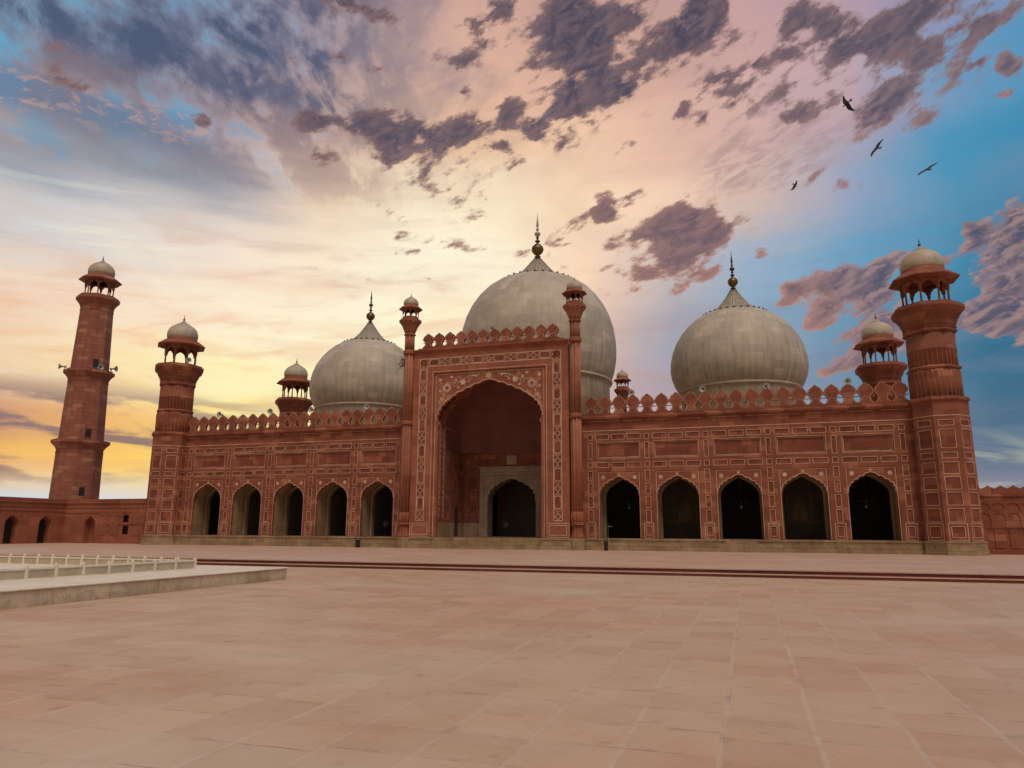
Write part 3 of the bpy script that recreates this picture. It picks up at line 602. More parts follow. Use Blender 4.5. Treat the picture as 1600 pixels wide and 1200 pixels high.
def kiosk(parent, z, sc, M, n=8, solid=0.0, mred='red', wire=False):
    """small domed pavilion on columns, standing at height z (local); sc 1 = corner tower size"""
    q = lambda v: v * sc
    ap = q(1.53)                                     # apothem of the column ring
    rv = ap / math.cos(math.pi / n)
    z1 = z + q(1.42); z2 = z + q(2.28)               # springing, top of the arch panels
    for k in range(n):
        t = 2 * math.pi * k / n + math.pi / n
        c = V((rv * math.cos(t), rv * math.sin(t)))
        mb = MB()
        mb.lathe([(q(.14), z), (q(.14), z + q(.18)), (q(.09), z + q(.26)), (q(.075), z1 - q(.12)), (q(.14), z1 + q(.1)), (q(.14), z2)], 10, 0, True, (c.x, c.y))
        mb.build('column', M[mred], parent)
    mb = MB()
    half = ap * math.tan(math.pi / n)
    for k in range(n):
        t = 2 * math.pi * k / n
        F = frame((ap * math.cos(t), ap * math.sin(t), 0), (-math.sin(t), math.cos(t), 0), (math.cos(t), math.sin(t), 0))
        pts = arch(half - q(.10), z1, z2 - q(.14), 3, 0.09, 5, 0.10)
        outline = [(-half, z1)] + pts + [(half, z1), (half, z2), (-half, z2)]
        mb.plate(F, outline, -q(.16), q(.02), 0)
    mb.build('arcade', M[mred], parent)
    if solid:
        mb = MB()
        mb.lathe([(ap - q(.12), z - .02), (ap + q(.03), z - .02), (ap + q(.03), z + solid), (ap - q(.12), z + solid), (ap - q(.12), z - .02)], n * 4, 0, False, poly=n, phase=math.pi / n, caps=False)
        mb.build('parapet', M[mred], parent)
    if not solid:
        mb = MB()
        for k in range(n):
            t = 2 * math.pi * k / n
            a2 = q(2.28); h2 = a2 * math.tan(math.pi / n)
            F = frame((a2 * math.cos(t), a2 * math.sin(t), 0), (-math.sin(t), math.cos(t), 0), (math.cos(t), math.sin(t), 0))
            mb.fbox(F, -h2, h2, z + q(.02), z + q(.16), -q(.12), 0, 0)
        mb.build('railing', M[mred], parent)
    mb = MB()
    mb.lathe([(ap + q(.06), z2), (q(2.40), z2 + q(.10)), (q(2.42), z2 + q(.17)), (ap + q(.22), z2 + q(.72)), (ap + q(.1), z2 + q(.74)), (ap + q(.1), z2)], 8 * 4, 0, False, poly=8, phase=math.pi / 8)
    mb.build('eave', M[mred], parent)
    zd = z2 + q(.72)
    mb = MB()
    mb.lathe([(q(1.58), zd - q(.05)), (q(1.66), zd), (q(1.66), zd + q(.14)), (q(1.56), zd + q(.2)), (q(1.56), zd + q(.32))], 48, 0, True)
    mb.build('drum', M[mred], parent)
    zd += q(.32)
    mb = MB()
    mb.lathe([(q(1.5), zd - q(.04)), (q(1.60), zd + q(.12)), (q(1.635), zd + q(.4)), (q(1.60), zd + q(.72)), (q(1.47), zd + q(1.06)), (q(1.22), zd + q(1.36)), (q(.88), zd + q(1.60)), (q(.6), zd + q(1.73))], 48, 0, True)
    mb.lathe([(q(.74), zd + q(1.66)), (q(.76), zd + q(1.70)), (q(.5), zd + q(1.82)), (q(.28), zd + q(1.98)), (q(.1), zd + q(2.18))], 32, 1, True, lobes=16, amp=.1)
    mb.build('dome', [M['little'], M['lead']], parent)
    zt = zd + q(2.16)
    mb = MB()
    mb.lathe([(q(.05), zt - q(.05)), (q(.06), zt + q(.06)), (q(.11), zt + q(.11)), (q(.13), zt + q(.17)), (q(.09), zt + q(.24)), (q(.03), zt + q(.3)), (q(.03), zt + q(.4)), (q(.07), zt + q(.44)), (q(.03), zt + q(.5)), (q(.012), zt + q(.75))], 12, 0, True)
    mb.build('finial', M['dark'], parent)

TOWER_ROWS = [(8.66, 9.11, .0), (6.95, 8.36, .0), (6.17, 6.60, .0), (5.00, 5.86, .0), (3.83, 4.74, .0), (2.65, 3.60, .0), (1.42, 2.40, .0)]

def make_tower(M):
    root = thing('octagonal_tower', (14.83, 0, HP), 'x', 'tower', 'octagonal corner towers of the prayer hall')
    h = -HP
    mb = MB()
    mb.lathe([(2.14, 0), (2.14, .18), (2.10, .20), (2.10, .42), (2.06, .44), (2.06, h - .16), (2.10, h - .14), (2.10, h - .02), (2.0, h)], 32, 0, False, poly=8, phase=math.pi / 8)
    mb.build('plinth', M['beige'], root)
    a = 1.95; half = a * math.tan(math.pi / 8)
    mb = MB()
    for k in range(8):
        t = math.pi / 4 * k
        F = frame((a * math.cos(t), a * math.sin(t), 0), (-math.sin(t), math.cos(t), 0), (math.cos(t), math.sin(t), 0))
        us = [-half, half]; zs = [h, h + 10.7]; rects = []
        for z0, z1, _ in TOWER_ROWS:
            rects.append((-.52, .52, h + z0, h + z1, .035))
        rects.append((-.43, .43, h + .27, h + 1.07, .035))
        for r in rects: us += r[:2]; zs += r[2:4]
        mb.relief(F, us, zs, 0, rects, (), 0, 2)
        for r in rects: mb.border(F, r[0], r[1], r[2], r[3], .042, .006, 1)
        mb.border(F, -.62, .62, h + .06, h + 1.3, .05, .006, 1)
        mb.fbox(F, -half, half, h + 9.40, h + 9.46, 0, .02, 1)
        mb.fbox(F, -half - .01, half + .01, h, h + .03, 0, .03, 0)
    mb.build('shaft', [M['red'], M['inlay'], M['panel']], root)
    mb = MB()
    z = h
    mb.lathe([(1.95, z + 10.55), (2.02, z + 10.6), (2.10, z + 10.68), (2.10, z + 10.78), (2.03, z + 10.82), (2.03, z + 10.9), (1.97, z + 10.95)], 32, 0, False, poly=8, phase=math.pi / 8)
    mb.build('moulding', M['red'], root)
    mb = MB()
    mb.lathe([(1.86, z + 10.93, .012), (1.86, z + 12.2, .012), (1.88, z + 12.7, .03), (1.87, z + 12.95, .045), (1.80, z + 13.12, .045), (1.66, z + 13.22, .02)], 192, 0, True, lobes=32, amp=.035)
    for k in range(32):                              # pale lines between the flutes, with looped heads
        t = 2 * math.pi * k / 32
        F = frame((1.845 * math.cos(t), 1.845 * math.sin(t), 0), (-math.sin(t), math.cos(t), 0), (math.cos(t), math.sin(t), 0))
        mb.fbox(F, -.013, .013, z + 10.97, z + 12.5, -.05, .006, 1)
    mb.build('lotus_collar', [M['red'], M['rib']], root)
    mb = MB()
    mb.lathe([(1.70, z + 13.18), (1.80, z + 13.24), (1.84, z + 13.34), (1.78, z + 13.44), (1.72, z + 13.48)], 32, 0, False, poly=8, phase=math.pi / 8)
    mb.build('moulding', M['red'], root)
    mb = MB()
    mb.lathe([(1.76, z + 13.45), (1.75, z + 14.75), (1.78, z + 14.78), (1.78, z + 14.86), (1.75, z + 14.89), (1.74, z + 16.25)], 192, 0, True, lobes=32, amp=.014)
    for k in range(32):
        t = 2 * math.pi * k / 32
        F = frame((1.742 * math.cos(t), 1.735 * math.sin(t), 0), (-math.sin(t), math.cos(t), 0), (math.cos(t), math.sin(t), 0))
        mb.fbox(F, -.012, .012, z + 13.5, z + 14.72, -.05, .004, 1); mb.fbox(F, -.012, .012, z + 14.92, z + 16.2, -.05, .004, 1)
    mb.build('fluted_shaft', [M['red'], M['rib']], root)
    mb = MB()
    mb.lathe([(1.72, z + 16.18), (1.80, z + 16.22), (1.84, z + 16.32), (1.80, z + 16.42), (1.76, z + 16.46), (1.78, z + 16.56), (1.83, z + 16.6), (1.80, z + 16.66)], 32, 0, False, poly=8, phase=math.pi / 8)
    mb.build('moulding', M['red'], root)
    mb = MB()
    mb.lathe([(1.74, z + 16.62), (1.80, z + 16.9), (1.90, z + 17.2), (2.06, z + 17.5), (2.26, z + 17.74), (2.42, z + 17.88), (2.42, z + 18.02), (2.46, z + 18.04), (2.46, z + 18.32), (2.42, z + 18.36), (1.2, z + 18.38)], 64, 0, True, poly=8, phase=math.pi / 8)
    for k in range(40):                              # petals of the bell
        t = 2 * math.pi * (k + .5) / 40
        pr = [(1.80, 16.75), (1.85, 17.0), (1.96, 17.25), (2.13, 17.52)]
        for side in (-.12, .12):
            P = []
            for (r, zz), s_ in zip(pr, (1.0, 1.0, .9, .1)):
                q_ = ((t + math.pi / 8) % (math.pi / 4)) - math.pi / 8
                r_ = r / math.cos(q_) * 1.006
                tt = t + side * s_ * .5
                P.append(V((r_ * math.cos(tt), r_ * math.sin(tt), z + zz)))
            for p0, p1 in zip(P, P[1:]): mb.tube(p0, p1, .010, .010, 4, 1)
    mb.build('gallery', [M['red'], M['rib']], root)
    kiosk(root, z + 18.36, 1.0, M)
    return root

def make_minaret(M):
    root = thing('minaret', (-77.6, 4.0, HP), 'tall red sandstone minaret with three galleries standing behind the boundary wall', 'minaret', rz=math.radians(20))
    h = -HP
    o8 = dict(seg=32, smooth=False, poly=8, phase=math.pi / 8)
    mb = MB(); mb.lathe([(2.55, 0), (2.45, h + 4), (2.36, h + 8.6), (2.36, h + 9.6)], 32, 0, False, poly=8, phase=math.pi / 8, caps=False); mb.build('shaft', M['minaret'], root)
    def corb(z, a0, a1, hh):
        mb = MB()
        mb.lathe([(a0 - .02, z), (a0 + .06, z + .05), (a0 + .06, z + .16), (a0, z + .2), (a0 + .05, z + hh * .34), (a0 + (a1 - a0) * .35, z + hh * .52), (a1 - .08, z + hh * .74), (a1, z + hh * .78), (a1, z + hh), (a1 - .9, z + hh + .01)], **o8)
        mb.build('gallery', M['minaret'], root)
    corb(h + 9.55, 2.33, 2.95, 1.6)
    mb = MB(); mb.lathe([(2.28, h + 11.1), (2.05, h + 18.5)], 32, 0, False, poly=8, phase=math.pi / 8, caps=False); mb.build('shaft', M['minaret'], root)
    corb(h + 18.3, 2.05, 2.62, 1.55)
    mb = MB(); mb.lathe([(1.98, h + 19.8), (1.72, h + 27.8)], 32, 0, False, poly=8, phase=math.pi / 8, caps=False); mb.build('shaft', M['minaret'], root)
    corb(h + 27.6, 1.72, 2.3, 1.8)
    for zz, a in ((11.35, 2.28), (20.1, 1.98), (4.35, 2.43)):
        t = math.radians(-45 - 0)                   # window faces the court
        F = frame((a * math.cos(t), a * math.sin(t), 0), (-math.sin(t), math.cos(t), 0), (math.cos(t), math.sin(t), 0))
        mb = MB(); mb.fbox(F, -.36, .36, h + zz, h + zz + 1.15, -.3, .012, 0); mb.border(F, -.36, .36, h + zz, h + zz + 1.15, .1, .02, 1)
        mb.build('window', [M['black'], M['minaret']], root)
    kiosk(root, h + 29.42, 0.95, M, mred='minaret')
    return root

def turret(parent, x, y, M, base=0.0, name='turret'):
    """fluted engaged shaft with a little kiosk on top"""
    root = bpy.data.objects.new(name, None); COL.objects.link(root); root.parent = parent
    root.location = V((x, y, 0)) - V(parent.location)
    mb = MB()
    fl = dict(seg=96, lobes=8, amp=.22, smooth=True)
    if base < 1:
        mb.lathe([(.62, HP), (.62, HP + .95), (.58, -.02)], 32, 1, False, poly=8, phase=math.pi / 8)
        mb.lathe([(.60, -.04), (.60, .12), (.54, .2), (.50, .5), (.46, .95), (.44, 1.1)], **fl)
        mb.lathe([(.50, 1.08), (.60, 1.13), (.60, 1.19), (.52, 1.22), (.58, 1.27), (.58, 1.33), (.5, 1.36)], 48)
        mb.lathe([(.46, 1.34), (.58, 1.5), (.60, 1.9), (.54, 2.2), (.50, 2.26)], **fl)
    mb.lathe([(.50, max(base, 2.2)), (.495, 10.6)], **fl)
    mb.lathe([(.49, 10.55), (.58, 10.6), (.60, 10.68), (.54, 10.74), (.60, 10.80), (.58, 10.9), (.49, 10.95)], 48)
    mb.lathe([(.49, 10.92), (.48, 17.6)], **fl)
    mb.lathe([(.47, 17.55), (.60, 17.62), (.60, 17.72), (.54, 17.78), (.60, 17.84), (.56, 17.95), (.47, 18.0)], 48)
    mb.lathe([(.47, 17.97), (.46, 19.5)], **fl)
    mb.lathe([(.46, 19.45), (.56, 19.52), (.58, 19.6), (.5, 19.68), (.47, 19.72)], 48)
    for k in range(8):
        t = 2 * math.pi * (k + .5) / 8
        for z0_, z1_ in ((max(base, 2.3), 10.5), (11.0, 17.5), (18.05, 19.4)):
            if z0_ < z1_:
                for dt in (-.13, .13):
                    mb.tube((.474 * math.cos(t + dt), .474 * math.sin(t + dt), z0_), (.468 * math.cos(t + dt), .468 * math.sin(t + dt), z1_), .014, .014, 4, 2)
    mb.build('shaft', [M['frame'], M['beige'], M['edge']], root)
    mb = MB()
    mb.lathe([(.47, 19.68, .1), (.62, 20.0, .12), (.80, 20.45, .16), (.98, 20.72, .2), (1.02, 20.8, .12)], 96, 0, True, lobes=12)
    mb.lathe([(.98, 20.78), (1.02, 20.82), (1.02, 21.06), (.96, 21.1), (.6, 21.12)], 32, 0, False, poly=8, phase=math.pi / 8)
    for k in range(12):
        t = 2 * math.pi * k / 12
        for tt in (t,):
            pr = [(.49, 19.75), (.60, 20.05), (.74, 20.42), (.86, 20.66)]
            P = [V((r * 1.0 * math.cos(tt), r * math.sin(tt), zz)) for r, zz in pr]
            for p0, p1 in zip(P, P[1:]): mb.tube(p0, p1, .018, .018, 4, 1)
        for s in range(6):
            t0 = t + 2 * math.pi / 12 * s / 6; t1 = t + 2 * math.pi / 12 * (s + 1) / 6
            f_ = lambda q: (.86 + .14 * abs(math.sin(6 * (q - t))), 20.62 + .12 * abs(math.sin(6 * (q - t))))
            (r0, h0), (r1, h1) = f_(t0), f_(t1)
            mb.tube((r0 * math.cos(t0), r0 * math.sin(t0), h0), (r1 * math.cos(t1), r1 * math.sin(t1), h1), .018, .018, 4, 1)
    mb.build('gallery', [M['frame'], M['inlay']], root)
    kiosk(root, 21.1, 0.455, M, solid=0.28, mred='frame')
    return root

def merlon_mesh(w, h, M):
    """pierced battlement piece, origin at the middle of its foot, front facing -Y"""
    a = w / 2
    R = [(a, 0), (a, .10 * h), (.78 * a, .15 * h), (.60 * a, .24 * h), (.58 * a, .34 * h), (.66 * a, .42 * h), (.84 * a, .49 * h), (.985 * a, .55 * h),
         (.99 * a, .63 * h), (.93 * a, .665 * h), (.90 * a, .71 * h), (.82 * a, .735 * h), (.79 * a, .78 * h), (.68 * a, .82 * h), (.50 * a, .87 * h), (.30 * a, .925 * h), (.12 * a, .975 * h), (0, h)]
    pts = R + [(-x, z) for x, z in R[-2::-1]]
    mb = MB()
    mb.plate(WORLD, pts, -.28, 0, 0)
    ins = [(x * .90 if x > 0.02 else x, .03 * h + z * .955) for x, z in R[6:]]
    mb.ribbon(WORLD, ins + [(-x, z) for x, z in ins[-2::-1]], .038, .005, 1)
    ins = [(x * .92 - .02, z) for x, z in R[1:7]]
    mb.ribbon(WORLD, ins, .042, .005, 1); mb.ribbon(WORLD, [(-x, z) for x, z in ins], .042, .005, 1)
    arc = [(.50 * a * math.cos(t), .14 * h + .24 * h * math.sin(t)) for t in [math.pi * i / 10 for i in range(11)]]
    mb.ribbon(WORLD, arc, .03, .005, 1)
    mb.fbox(WORLD, -a, -.6 * a, .36 * h, .39 * h, -.2, -.1, 0); mb.fbox(WORLD, .6 * a, a, .36 * h, .39 * h, -.2, -.1, 0)
    return mb

def parapet(hall, x0, x1, y, z, pitch, h, phase, M, name='parapet'):
    off = V(hall.location)
    mb = MB(); mb.box(x0, x1, y - .01, y + .30, z - .25, z + .02, 0)
    par = mb.build(name, M['red'], hall, off)
    k0 = math.ceil((x0 - phase) / pitch); first = None; xs = []
    x = phase + (k0 - 1) * pitch + pitch / 2
    while x < x1 + pitch / 2:
        if x - pitch / 2 >= x0 - .35 and x + pitch / 2 <= x1 + .35: xs.append(x)
        x += pitch
    for x in xs:
        if first is None:
            first = o = merlon_mesh(pitch, h, M).build('merlon', [M['red'], M['edge']], par)
        else:
            o = first.copy(); COL.objects.link(o); o.parent = par
        o.location = V((x, y, z)) - off
    return par

def wing(hall, M, centres, x0, x1, phase):
    off = V(hall.location); F = WORLD
    mb = MB()
    us = [x0, x1]; zs = [0, 9.44]; rects = []; holes = []
    b0 = centres[0] - S / 2; piers = [b0 + S * i for i in range(6)]
    def clip(a, b): return max(a, x0), min(b, x1)
    for p in piers:
        for z0, z1, _ in TOWER_ROWS:
            hw = .18 if (z0, z1) == (6.95, 8.36) else .205
            a, b = clip(p - hw, p + hw)
            if b - a > .1: rects.append((a, b, z0, z1, .05))
        a, b = clip(p - .23, p + .23)
        if b - a > .1: rects.append((a, b, .27, 1.07, .05))
    for c in centres:
        for r in (-1.42, 0, 1.42):
            for z0, z1 in ((8.66, 9.11), (6.17, 6.60)): rects.append((c + r - .575, c + r + .575, z0, z1, .05))
        rects.append((c - 1.86, c + 1.86, 7.02, 8.38, .14))
        holes.append((c - 1.88, c + 1.88, 0, 5.80))
    for r in rects: us += r[:2]; zs += r[2:4]
    for r in holes: us += r[:2]; zs += r[2:4]
    mb.relief(F, us, zs, 0, rects, holes, 0, 2)
    for r in rects:
        if r[4] > .08:
            mb.border(F, r[0] + .05, r[1] - .05, r[2] + .05, r[3] - .05, .05, -.134, 1)
            mb.border(F, r[0] - .06, r[1] + .06, r[2] - .06, r[3] + .06, .03, .005, 1)
        else:
            mb.border(F, r[0], r[1], r[2], r[3], .040, .005, 1)
    for p in piers:
        a, b = clip(p - .39, p + .39)
        if b - a > .5: mb.border(F, a, b, .04, 1.31, .045, .005, 1)
    for c in centres:
        Fc = frame((c, 0, 0), (1, 0, 0), (0, -1, 0))
        pts = arch(1.71, 3.93, 5.38, 5, .055, 8, .30)
        pts = [(-1.76, 0), (-1.76, 3.72), (-1.64, 3.80), (-1.71, 3.93)] + pts[1:-1] + [(1.71, 3.93), (1.64, 3.80), (1.76, 3.72), (1.76, 0)]
        arch_cell(mb, Fc, -1.88, 1.88, 0, 5.80, pts, -.05, 0)
        for a, b in (((-1.88, 0), (-1.88, 5.8)), ((-1.88, 5.8), (1.88, 5.8)), ((1.88, 5.8), (1.88, 0))):
            mb.face([Fc(a[0], a[1], 0), Fc(b[0], b[1], 0), Fc(b[0], b[1], -.05), Fc(a[0], a[1], -.05)], 0)
        mb.wallstrip(Fc, pts, -.34, -.05, 0)                           # cusped edge
        mb.wallstrip(Fc, [(u * 1.004, z) for u, z in pts[:2]], -2.1, -.34, 3)
        plain = arch(1.76, 3.72, 5.44, 1, 0, 18, .30)
        mb.wallstrip(Fc, [(-1.76, 0)] + plain + [(1.76, 0)], -2.1, -.34, 3)
        mb.ribbon(Fc, [(u * 1.0 + (0.045 if u > 0 else -0.045 if u < 0 else 0), z + .05) for u, z in pts[3:-3]], .05, -.044, 1)
        mb.ribbon(Fc, [(-1.80, .02), (-1.80, 5.72), (1.80, 5.72), (1.80, .02)], .042, -.044, 1)
        for sx in (-1.40, 1.40): rosette(mb, Fc, sx, 5.28, .21, -.042, 1)
        mb.poly(Fc, [(-.05, 5.44), (.05, 5.44), (.16, 5.60), (.05, 5.58), (0, 5.70), (-.05, 5.58), (-.16, 5.60)], -.042, 1)
        # inner arch behind the deep reveal
        inn = arch(1.60, 3.65, 5.22, 1, 0, 14, .28)
        arch_cell(mb, Fc, -2.3, 2.3, 0, 6.2, [(-1.60, 0)] + inn + [(1.60, 0)], -2.1, 3)
        mb.wallstrip(Fc, [(-1.60, 0)] + inn + [(1.60, 0)], -2.6, -2.1, 3)
    for a, b in ((x0, centres[0] - 1.9), (centres[-1] + 1.9, x1)):
        mb.face([F(a, 0, -2.1), F(b, 0, -2.1), F(b, 6.2, -2.1), F(a, 6.2, -2.1)], 3)
    mb.box(x0, x1, 2.12, 2.6, 6.2, 10.5, 0)
    # frieze, cornice
    mb.fbox(F, x0, x1, 9.44, 9.50, -.2, .02, 1); mb.fbox(F, x0, x1, 9.50, 10.34, -.2, .008, 0)
    w_ = mb.build('wing_wall', [M['red'], M['inlay'], M['panel'], M['jamb']], hall, off)
    mb = MB()
    mb.profile(F, [(0, 10.26), (.06, 10.28), (.07, 10.36), (.22, 10.42), (.23, 10.50), (.34, 10.55), (.36, 10.70), (.16, 10.78), (.0, 10.80)], x0, x1, 0)
    x = x0 + .6
    while x < x1 - 1:
        l = rnd.uniform(1.5, 3.2); e = min(x + l, x1 - .1)
        mb.fbox(F, x, e, 10.295, 10.325, .06, .11, 1); x = e + rnd.uniform(.25, .9)
    mb.build('cornice', [M['red'], M['inlay']], hall, off)
    parapet(hall, x0 + .1, x1 - .1, .02, 10.84, S / 4, 1.86, phase, M)

def build_hall(M):
    hall = thing('prayer_hall', (XM, 0, HP), 'long red sandstone prayer hall with three pale domes and a tall arched portal', 'mosque')
    off = V(hall.location); F = WORLD
    # plinth: three shallow courses, brought forward under the portal
    mb = MB()
    def course(x0, x1, y, ends=True):
        for n_, z0, z1 in ((.34, HP - .3, -.72), (.22, -.72, -.42), (.12, -.42, -.16), (.18, -.16, -.02)):
            mb.fbox(F, x0 - (n_ if ends else 0), x1 + (n_ if ends else 0), z0, z1, -y - .6, -y + n_, 0)
    course(-58.6, -31.3, -.2, False); course(-13.8, 13.1, -.2, False); course(-30.2, -14.9, PY - .1)
    mb.fbox(F, -58.6, 13.1, -.04, 0.0, -2.2, .10, 1)
    mb.fbox(F, -30.3, -14.8, -.03, 0.004, -2.2, -PY + .08, 1)
    mb.build('plinth', [M['beige'], M['red']], hall, off)
    # steps in front of the portal arch
    mb = MB()
    for i in range(4):
        mb.box(-27.6, -17.5, PY - .50 - .20 * (3 - i), PY - .3, HP - .02 if i == 0 else HP + .23 * i - .01, HP + .23 * (i + 1) - .02, 0)
    mb.build('steps', M['beige'], hall, off)
    mb = MB()
    prof = [(-3.0, HP - .01), (-1.75, -.16), (.55, -.16), (2.1, HP - .01)]
    mb.plate(F, prof, .3, 1.05, 0)
    mb.build('ramp', M['beige'], hall, off)
    ph = -.53 - 1.74
    wing(hall, M, XLEFT, -58.6, -30.9, ph - 16 * S / 4 - .02)
    wing(hall, M, XRIGHT, -14.1, 13.2, ph)
    # ---------------- portal screen
    Xp = -22.58
    Fp = frame((Xp, PY, 0), (1, 0, 0), (0, -1, 0))
    mb = MB()
    W = 7.75; HI = 17.62
    mb.relief(Fp, [-W, W, -5.56, 5.56], [0, 15.55, HI], 0, [], [(-5.56, 5.56, 0, 15.55)], 0)
    for a, b in (((-5.56, 0), (-5.56, 15.55)), ((-5.56, 15.55), (5.56, 15.55)), ((5.56, 15.55), (5.56, 0))):
        mb.face([Fp(a[0], a[1], 0), Fp(b[0], b[1], 0), Fp(b[0], b[1], -.16), Fp(a[0], a[1], -.16)], 0)
    pts = arch(5.20, 10.95, 14.67, 9, .020, 7, .24)
    full = [(-5.12, 0), (-5.12, 10.3), (-4.95, 10.45), (-5.02, 10.7), (-5.20, 10.95)] + pts[1:-1] + [(5.20, 10.95), (5.02, 10.7), (4.95, 10.45), (5.12, 10.3), (5.12, 0)]
    arch_cell(mb, Fp, -5.56, 5.56, 0, 15.55, full, -.16, 0)
    mb.wallstrip(Fp, full, -.62, -.16, 0)
    plain = arch(5.12, 10.6, 14.72, 1, 0, 30, .24)
    mb.wallstrip(Fp, [(-5.12, 0)] + plain + [(5.12, 0)], -2.14, -.62, 4)
    # back and sides of the screen
    arch_cell(mb, Fp, -W, W, 0, HI, [(-5.12, 0)] + plain + [(5.12, 0)], -2.14, 0)
    for u in (-W, W):
        mb.face([Fp(u, 0, 0), Fp(u, HI, 0), Fp(u, HI, -2.14), Fp(u, 0, -2.14)], 0)
    mb.face([Fp(-W, HI, 0), Fp(W, HI, 0), Fp(W, HI, -2.14), Fp(-W, HI, -2.14)], 0)
    # jamb inlay: columns of small flowers on the reveals
    for u, nx in ((-5.12, 1), (5.12, -1)):
        Fj = frame((Xp + u, PY, 0), (0, nx, 0), (nx, 0, 0)) if nx > 0 else frame((Xp + u, PY, 0), (0, 1, 0), (-1, 0, 0))
        for cu in (.95, 1.75):
            z = 1.9
            while z < 10.2:
                mb.poly(Fj, circle(cu, z, .10, 6), .006, 1); leaf(mb, Fj, cu, z + .12, .22, 1.0, .006, 1); leaf(mb, Fj, cu, z + .12, .22, 2.1, .006, 1)
                z += .55
        for cu in (.72, 2.0): mb.fbox(Fj, cu - .02, cu + .02, 1.6, 10.3, 0, .006, 1)
        mb.fbox(Fj, .64, 2.1, 0, 1.4, 0, .01, 5)
    # white line round arch, frames
    rb = [(u + (.10 if u > 0 else -.10 if u < 0 else 0) * (1 if z < 13.5 else .4), z + (.02 if z < 11.3 else .10)) for u, z in full[4:-4]]
    mb.ribbon(Fp, rb, .07, -.154, 1)
    mb.ribbon(Fp, [(-5.40, .05), (-5.40, 15.38), (5.40, 15.38), (5.40, .05)], .06, -.154, 1)
    mb.ribbon(Fp, [(-5.68, .05), (-5.68, 15.68), (5.68, 15.68), (5.68, .05)], .05, .006, 1)
    # geometric inlay border
    o, i_ = 7.06, 6.30; zo, zi = 17.0, 16.24; zb = 1.5
    mb.ribbon(Fp, [(-o, zb), (-o, zo), (o, zo), (o, zb)], .07, .006, 1)
    mb.ribbon(Fp, [(-i_, zb), (-i_, zi), (i_, zi), (i_, zb)], .07, .006, 1)
    mb.ribbon(Fp, [(-o, zb), (-i_, zb)], .07, .006, 1); mb.ribbon(Fp, [(i_, zb), (o, zb)], .07, .006, 1)
    for sg in (-1, 1):
        mb.face([Fp(sg * i_, zb, .003), Fp(sg * o, zb, .003), Fp(sg * o, zo, .003), Fp(sg * i_, zo, .003)], 2)
    mb.face([Fp(-i_, zi, .003), Fp(i_, zi, .003), Fp(i_, zo, .003), Fp(-i_, zo, .003)], 2)
    def motif(G, length, count):
        P = length / count; lw = .055
        for k in range(count + 1):
            c = k * P
            q = []                                                   # quatrefoil
            for j in range(24):
                t = 2 * math.pi * j / 24; r = .17 + .10 * abs(math.cos(2 * t)); q.append(G(c + r * math.cos(t), r * math.sin(t)))
            mb.ribbon(Fp, q, lw, .008, 1, True)
            if k == count: break
            m = c + P / 2; hl = P * .25
            cart = [(m - hl, .0), (m - hl + .10, .12), (m - hl + .10, .22), (m - hl + .2, .30), (m + hl - .2, .30), (m + hl - .10, .22), (m + hl - .1, .12), (m + hl, 0)]
            cart += [(a, -b) for a, b in cart[-2:0:-1]]
            mb.ribbon(Fp, [G(*p) for p in cart], lw, .008, 1, True)
            inn = [(m - hl + .22, .0), (m - hl + .3, .17), (m + hl - .3, .17), (m + hl - .22, 0), (m + hl - .3, -.17), (m - hl + .3, -.17)]
            for s_ in (-1, 1):
                for t_ in (-1, 1):
                    mb.ribbon(Fp, [G(c + P / 2 + s_ * (P / 2 - .22), .10 * t_), G(m + s_ * (hl + .13), -.10 * t_), G(m + s_ * (hl - .1), -.30 * t_), ], lw * .8, .008, 1)
                    mb.ribbon(Fp, [G(m + s_ * (hl - .02) + a, t_ * .30 + b) for a, b in circle(0, 0, .075, 8)], lw * .7, .008, 1, True)
    mid = (o + i_) / 2; midz = (zo + zi) / 2
    for sg in (-1, 1):
        motif(lambda a, b, sg=sg: (sg * mid + b, zb + .35 + a), midz - zb - .35, 6)
    motif(lambda a, b: (-mid + a, midz + b), 2 * mid, 6)
    for sg in (-1, 1):                                               # panels at the foot
        c = sg * 6.66
        mb.border(Fp, c - 1.0, c + 1.0, .06, 1.26, .055, .006, 1); mb.border(Fp, c - .80, c + .80, .24, 1.08, .055, .006, 1)
    # flowers and scrolls in the spandrels
    def spiral(cu, cz, r, a0, turns, sg, kk=22):
        return [(sg * (cu + r * (1 - .78 * i / kk) * math.cos(a0 + turns * 2 * math.pi * i / kk)), cz + r * (1 - .78 * i / kk) * math.sin(a0 + turns * 2 * math.pi * i / kk)) for i in range(kk + 1)]
    n = -.153
    for sg in (-1, 1):
        rosette(mb, Fp, sg * 4.25, 14.05, .50, n, 1, 12); mb.poly(Fp, circle(sg * 4.25, 14.05, .2, 10), n + .004, 2)
        rosette(mb, Fp, sg * 2.62, 14.55, .34, n, 1, 6); rosette(mb, Fp, sg * 4.75, 12.95, .24, n, 1, 5); rosette(mb, Fp, sg * 3.35, 14.75, .17, n, 1, 5)
        rosette(mb, Fp, sg * 4.95, 14.85, .2, n, 1, 5); rosette(mb, Fp, sg * 5.02, 12.1, .15, n, 1, 5); rosette(mb, Fp, sg * 4.55, 13.4, .14, n, 1, 5)
        for (u, z, l, a) in ((1.15, 15.0, .42, .5), (1.75, 15.05, .4, 2.6), (3.6, 15.05, .4, .3), (4.9, 13.6, .36, 1.2), (5.05, 12.5, .32, 1.8), (4.4, 12.9, .3, 4.2), (3.2, 14.1, .34, 3.7), (2.1, 14.7, .3, 3.9), (5.1, 11.6, .3, 1.5)):
            leaf(mb, Fp, sg * u, z, l, a if sg > 0 else math.pi - a, n, 1)
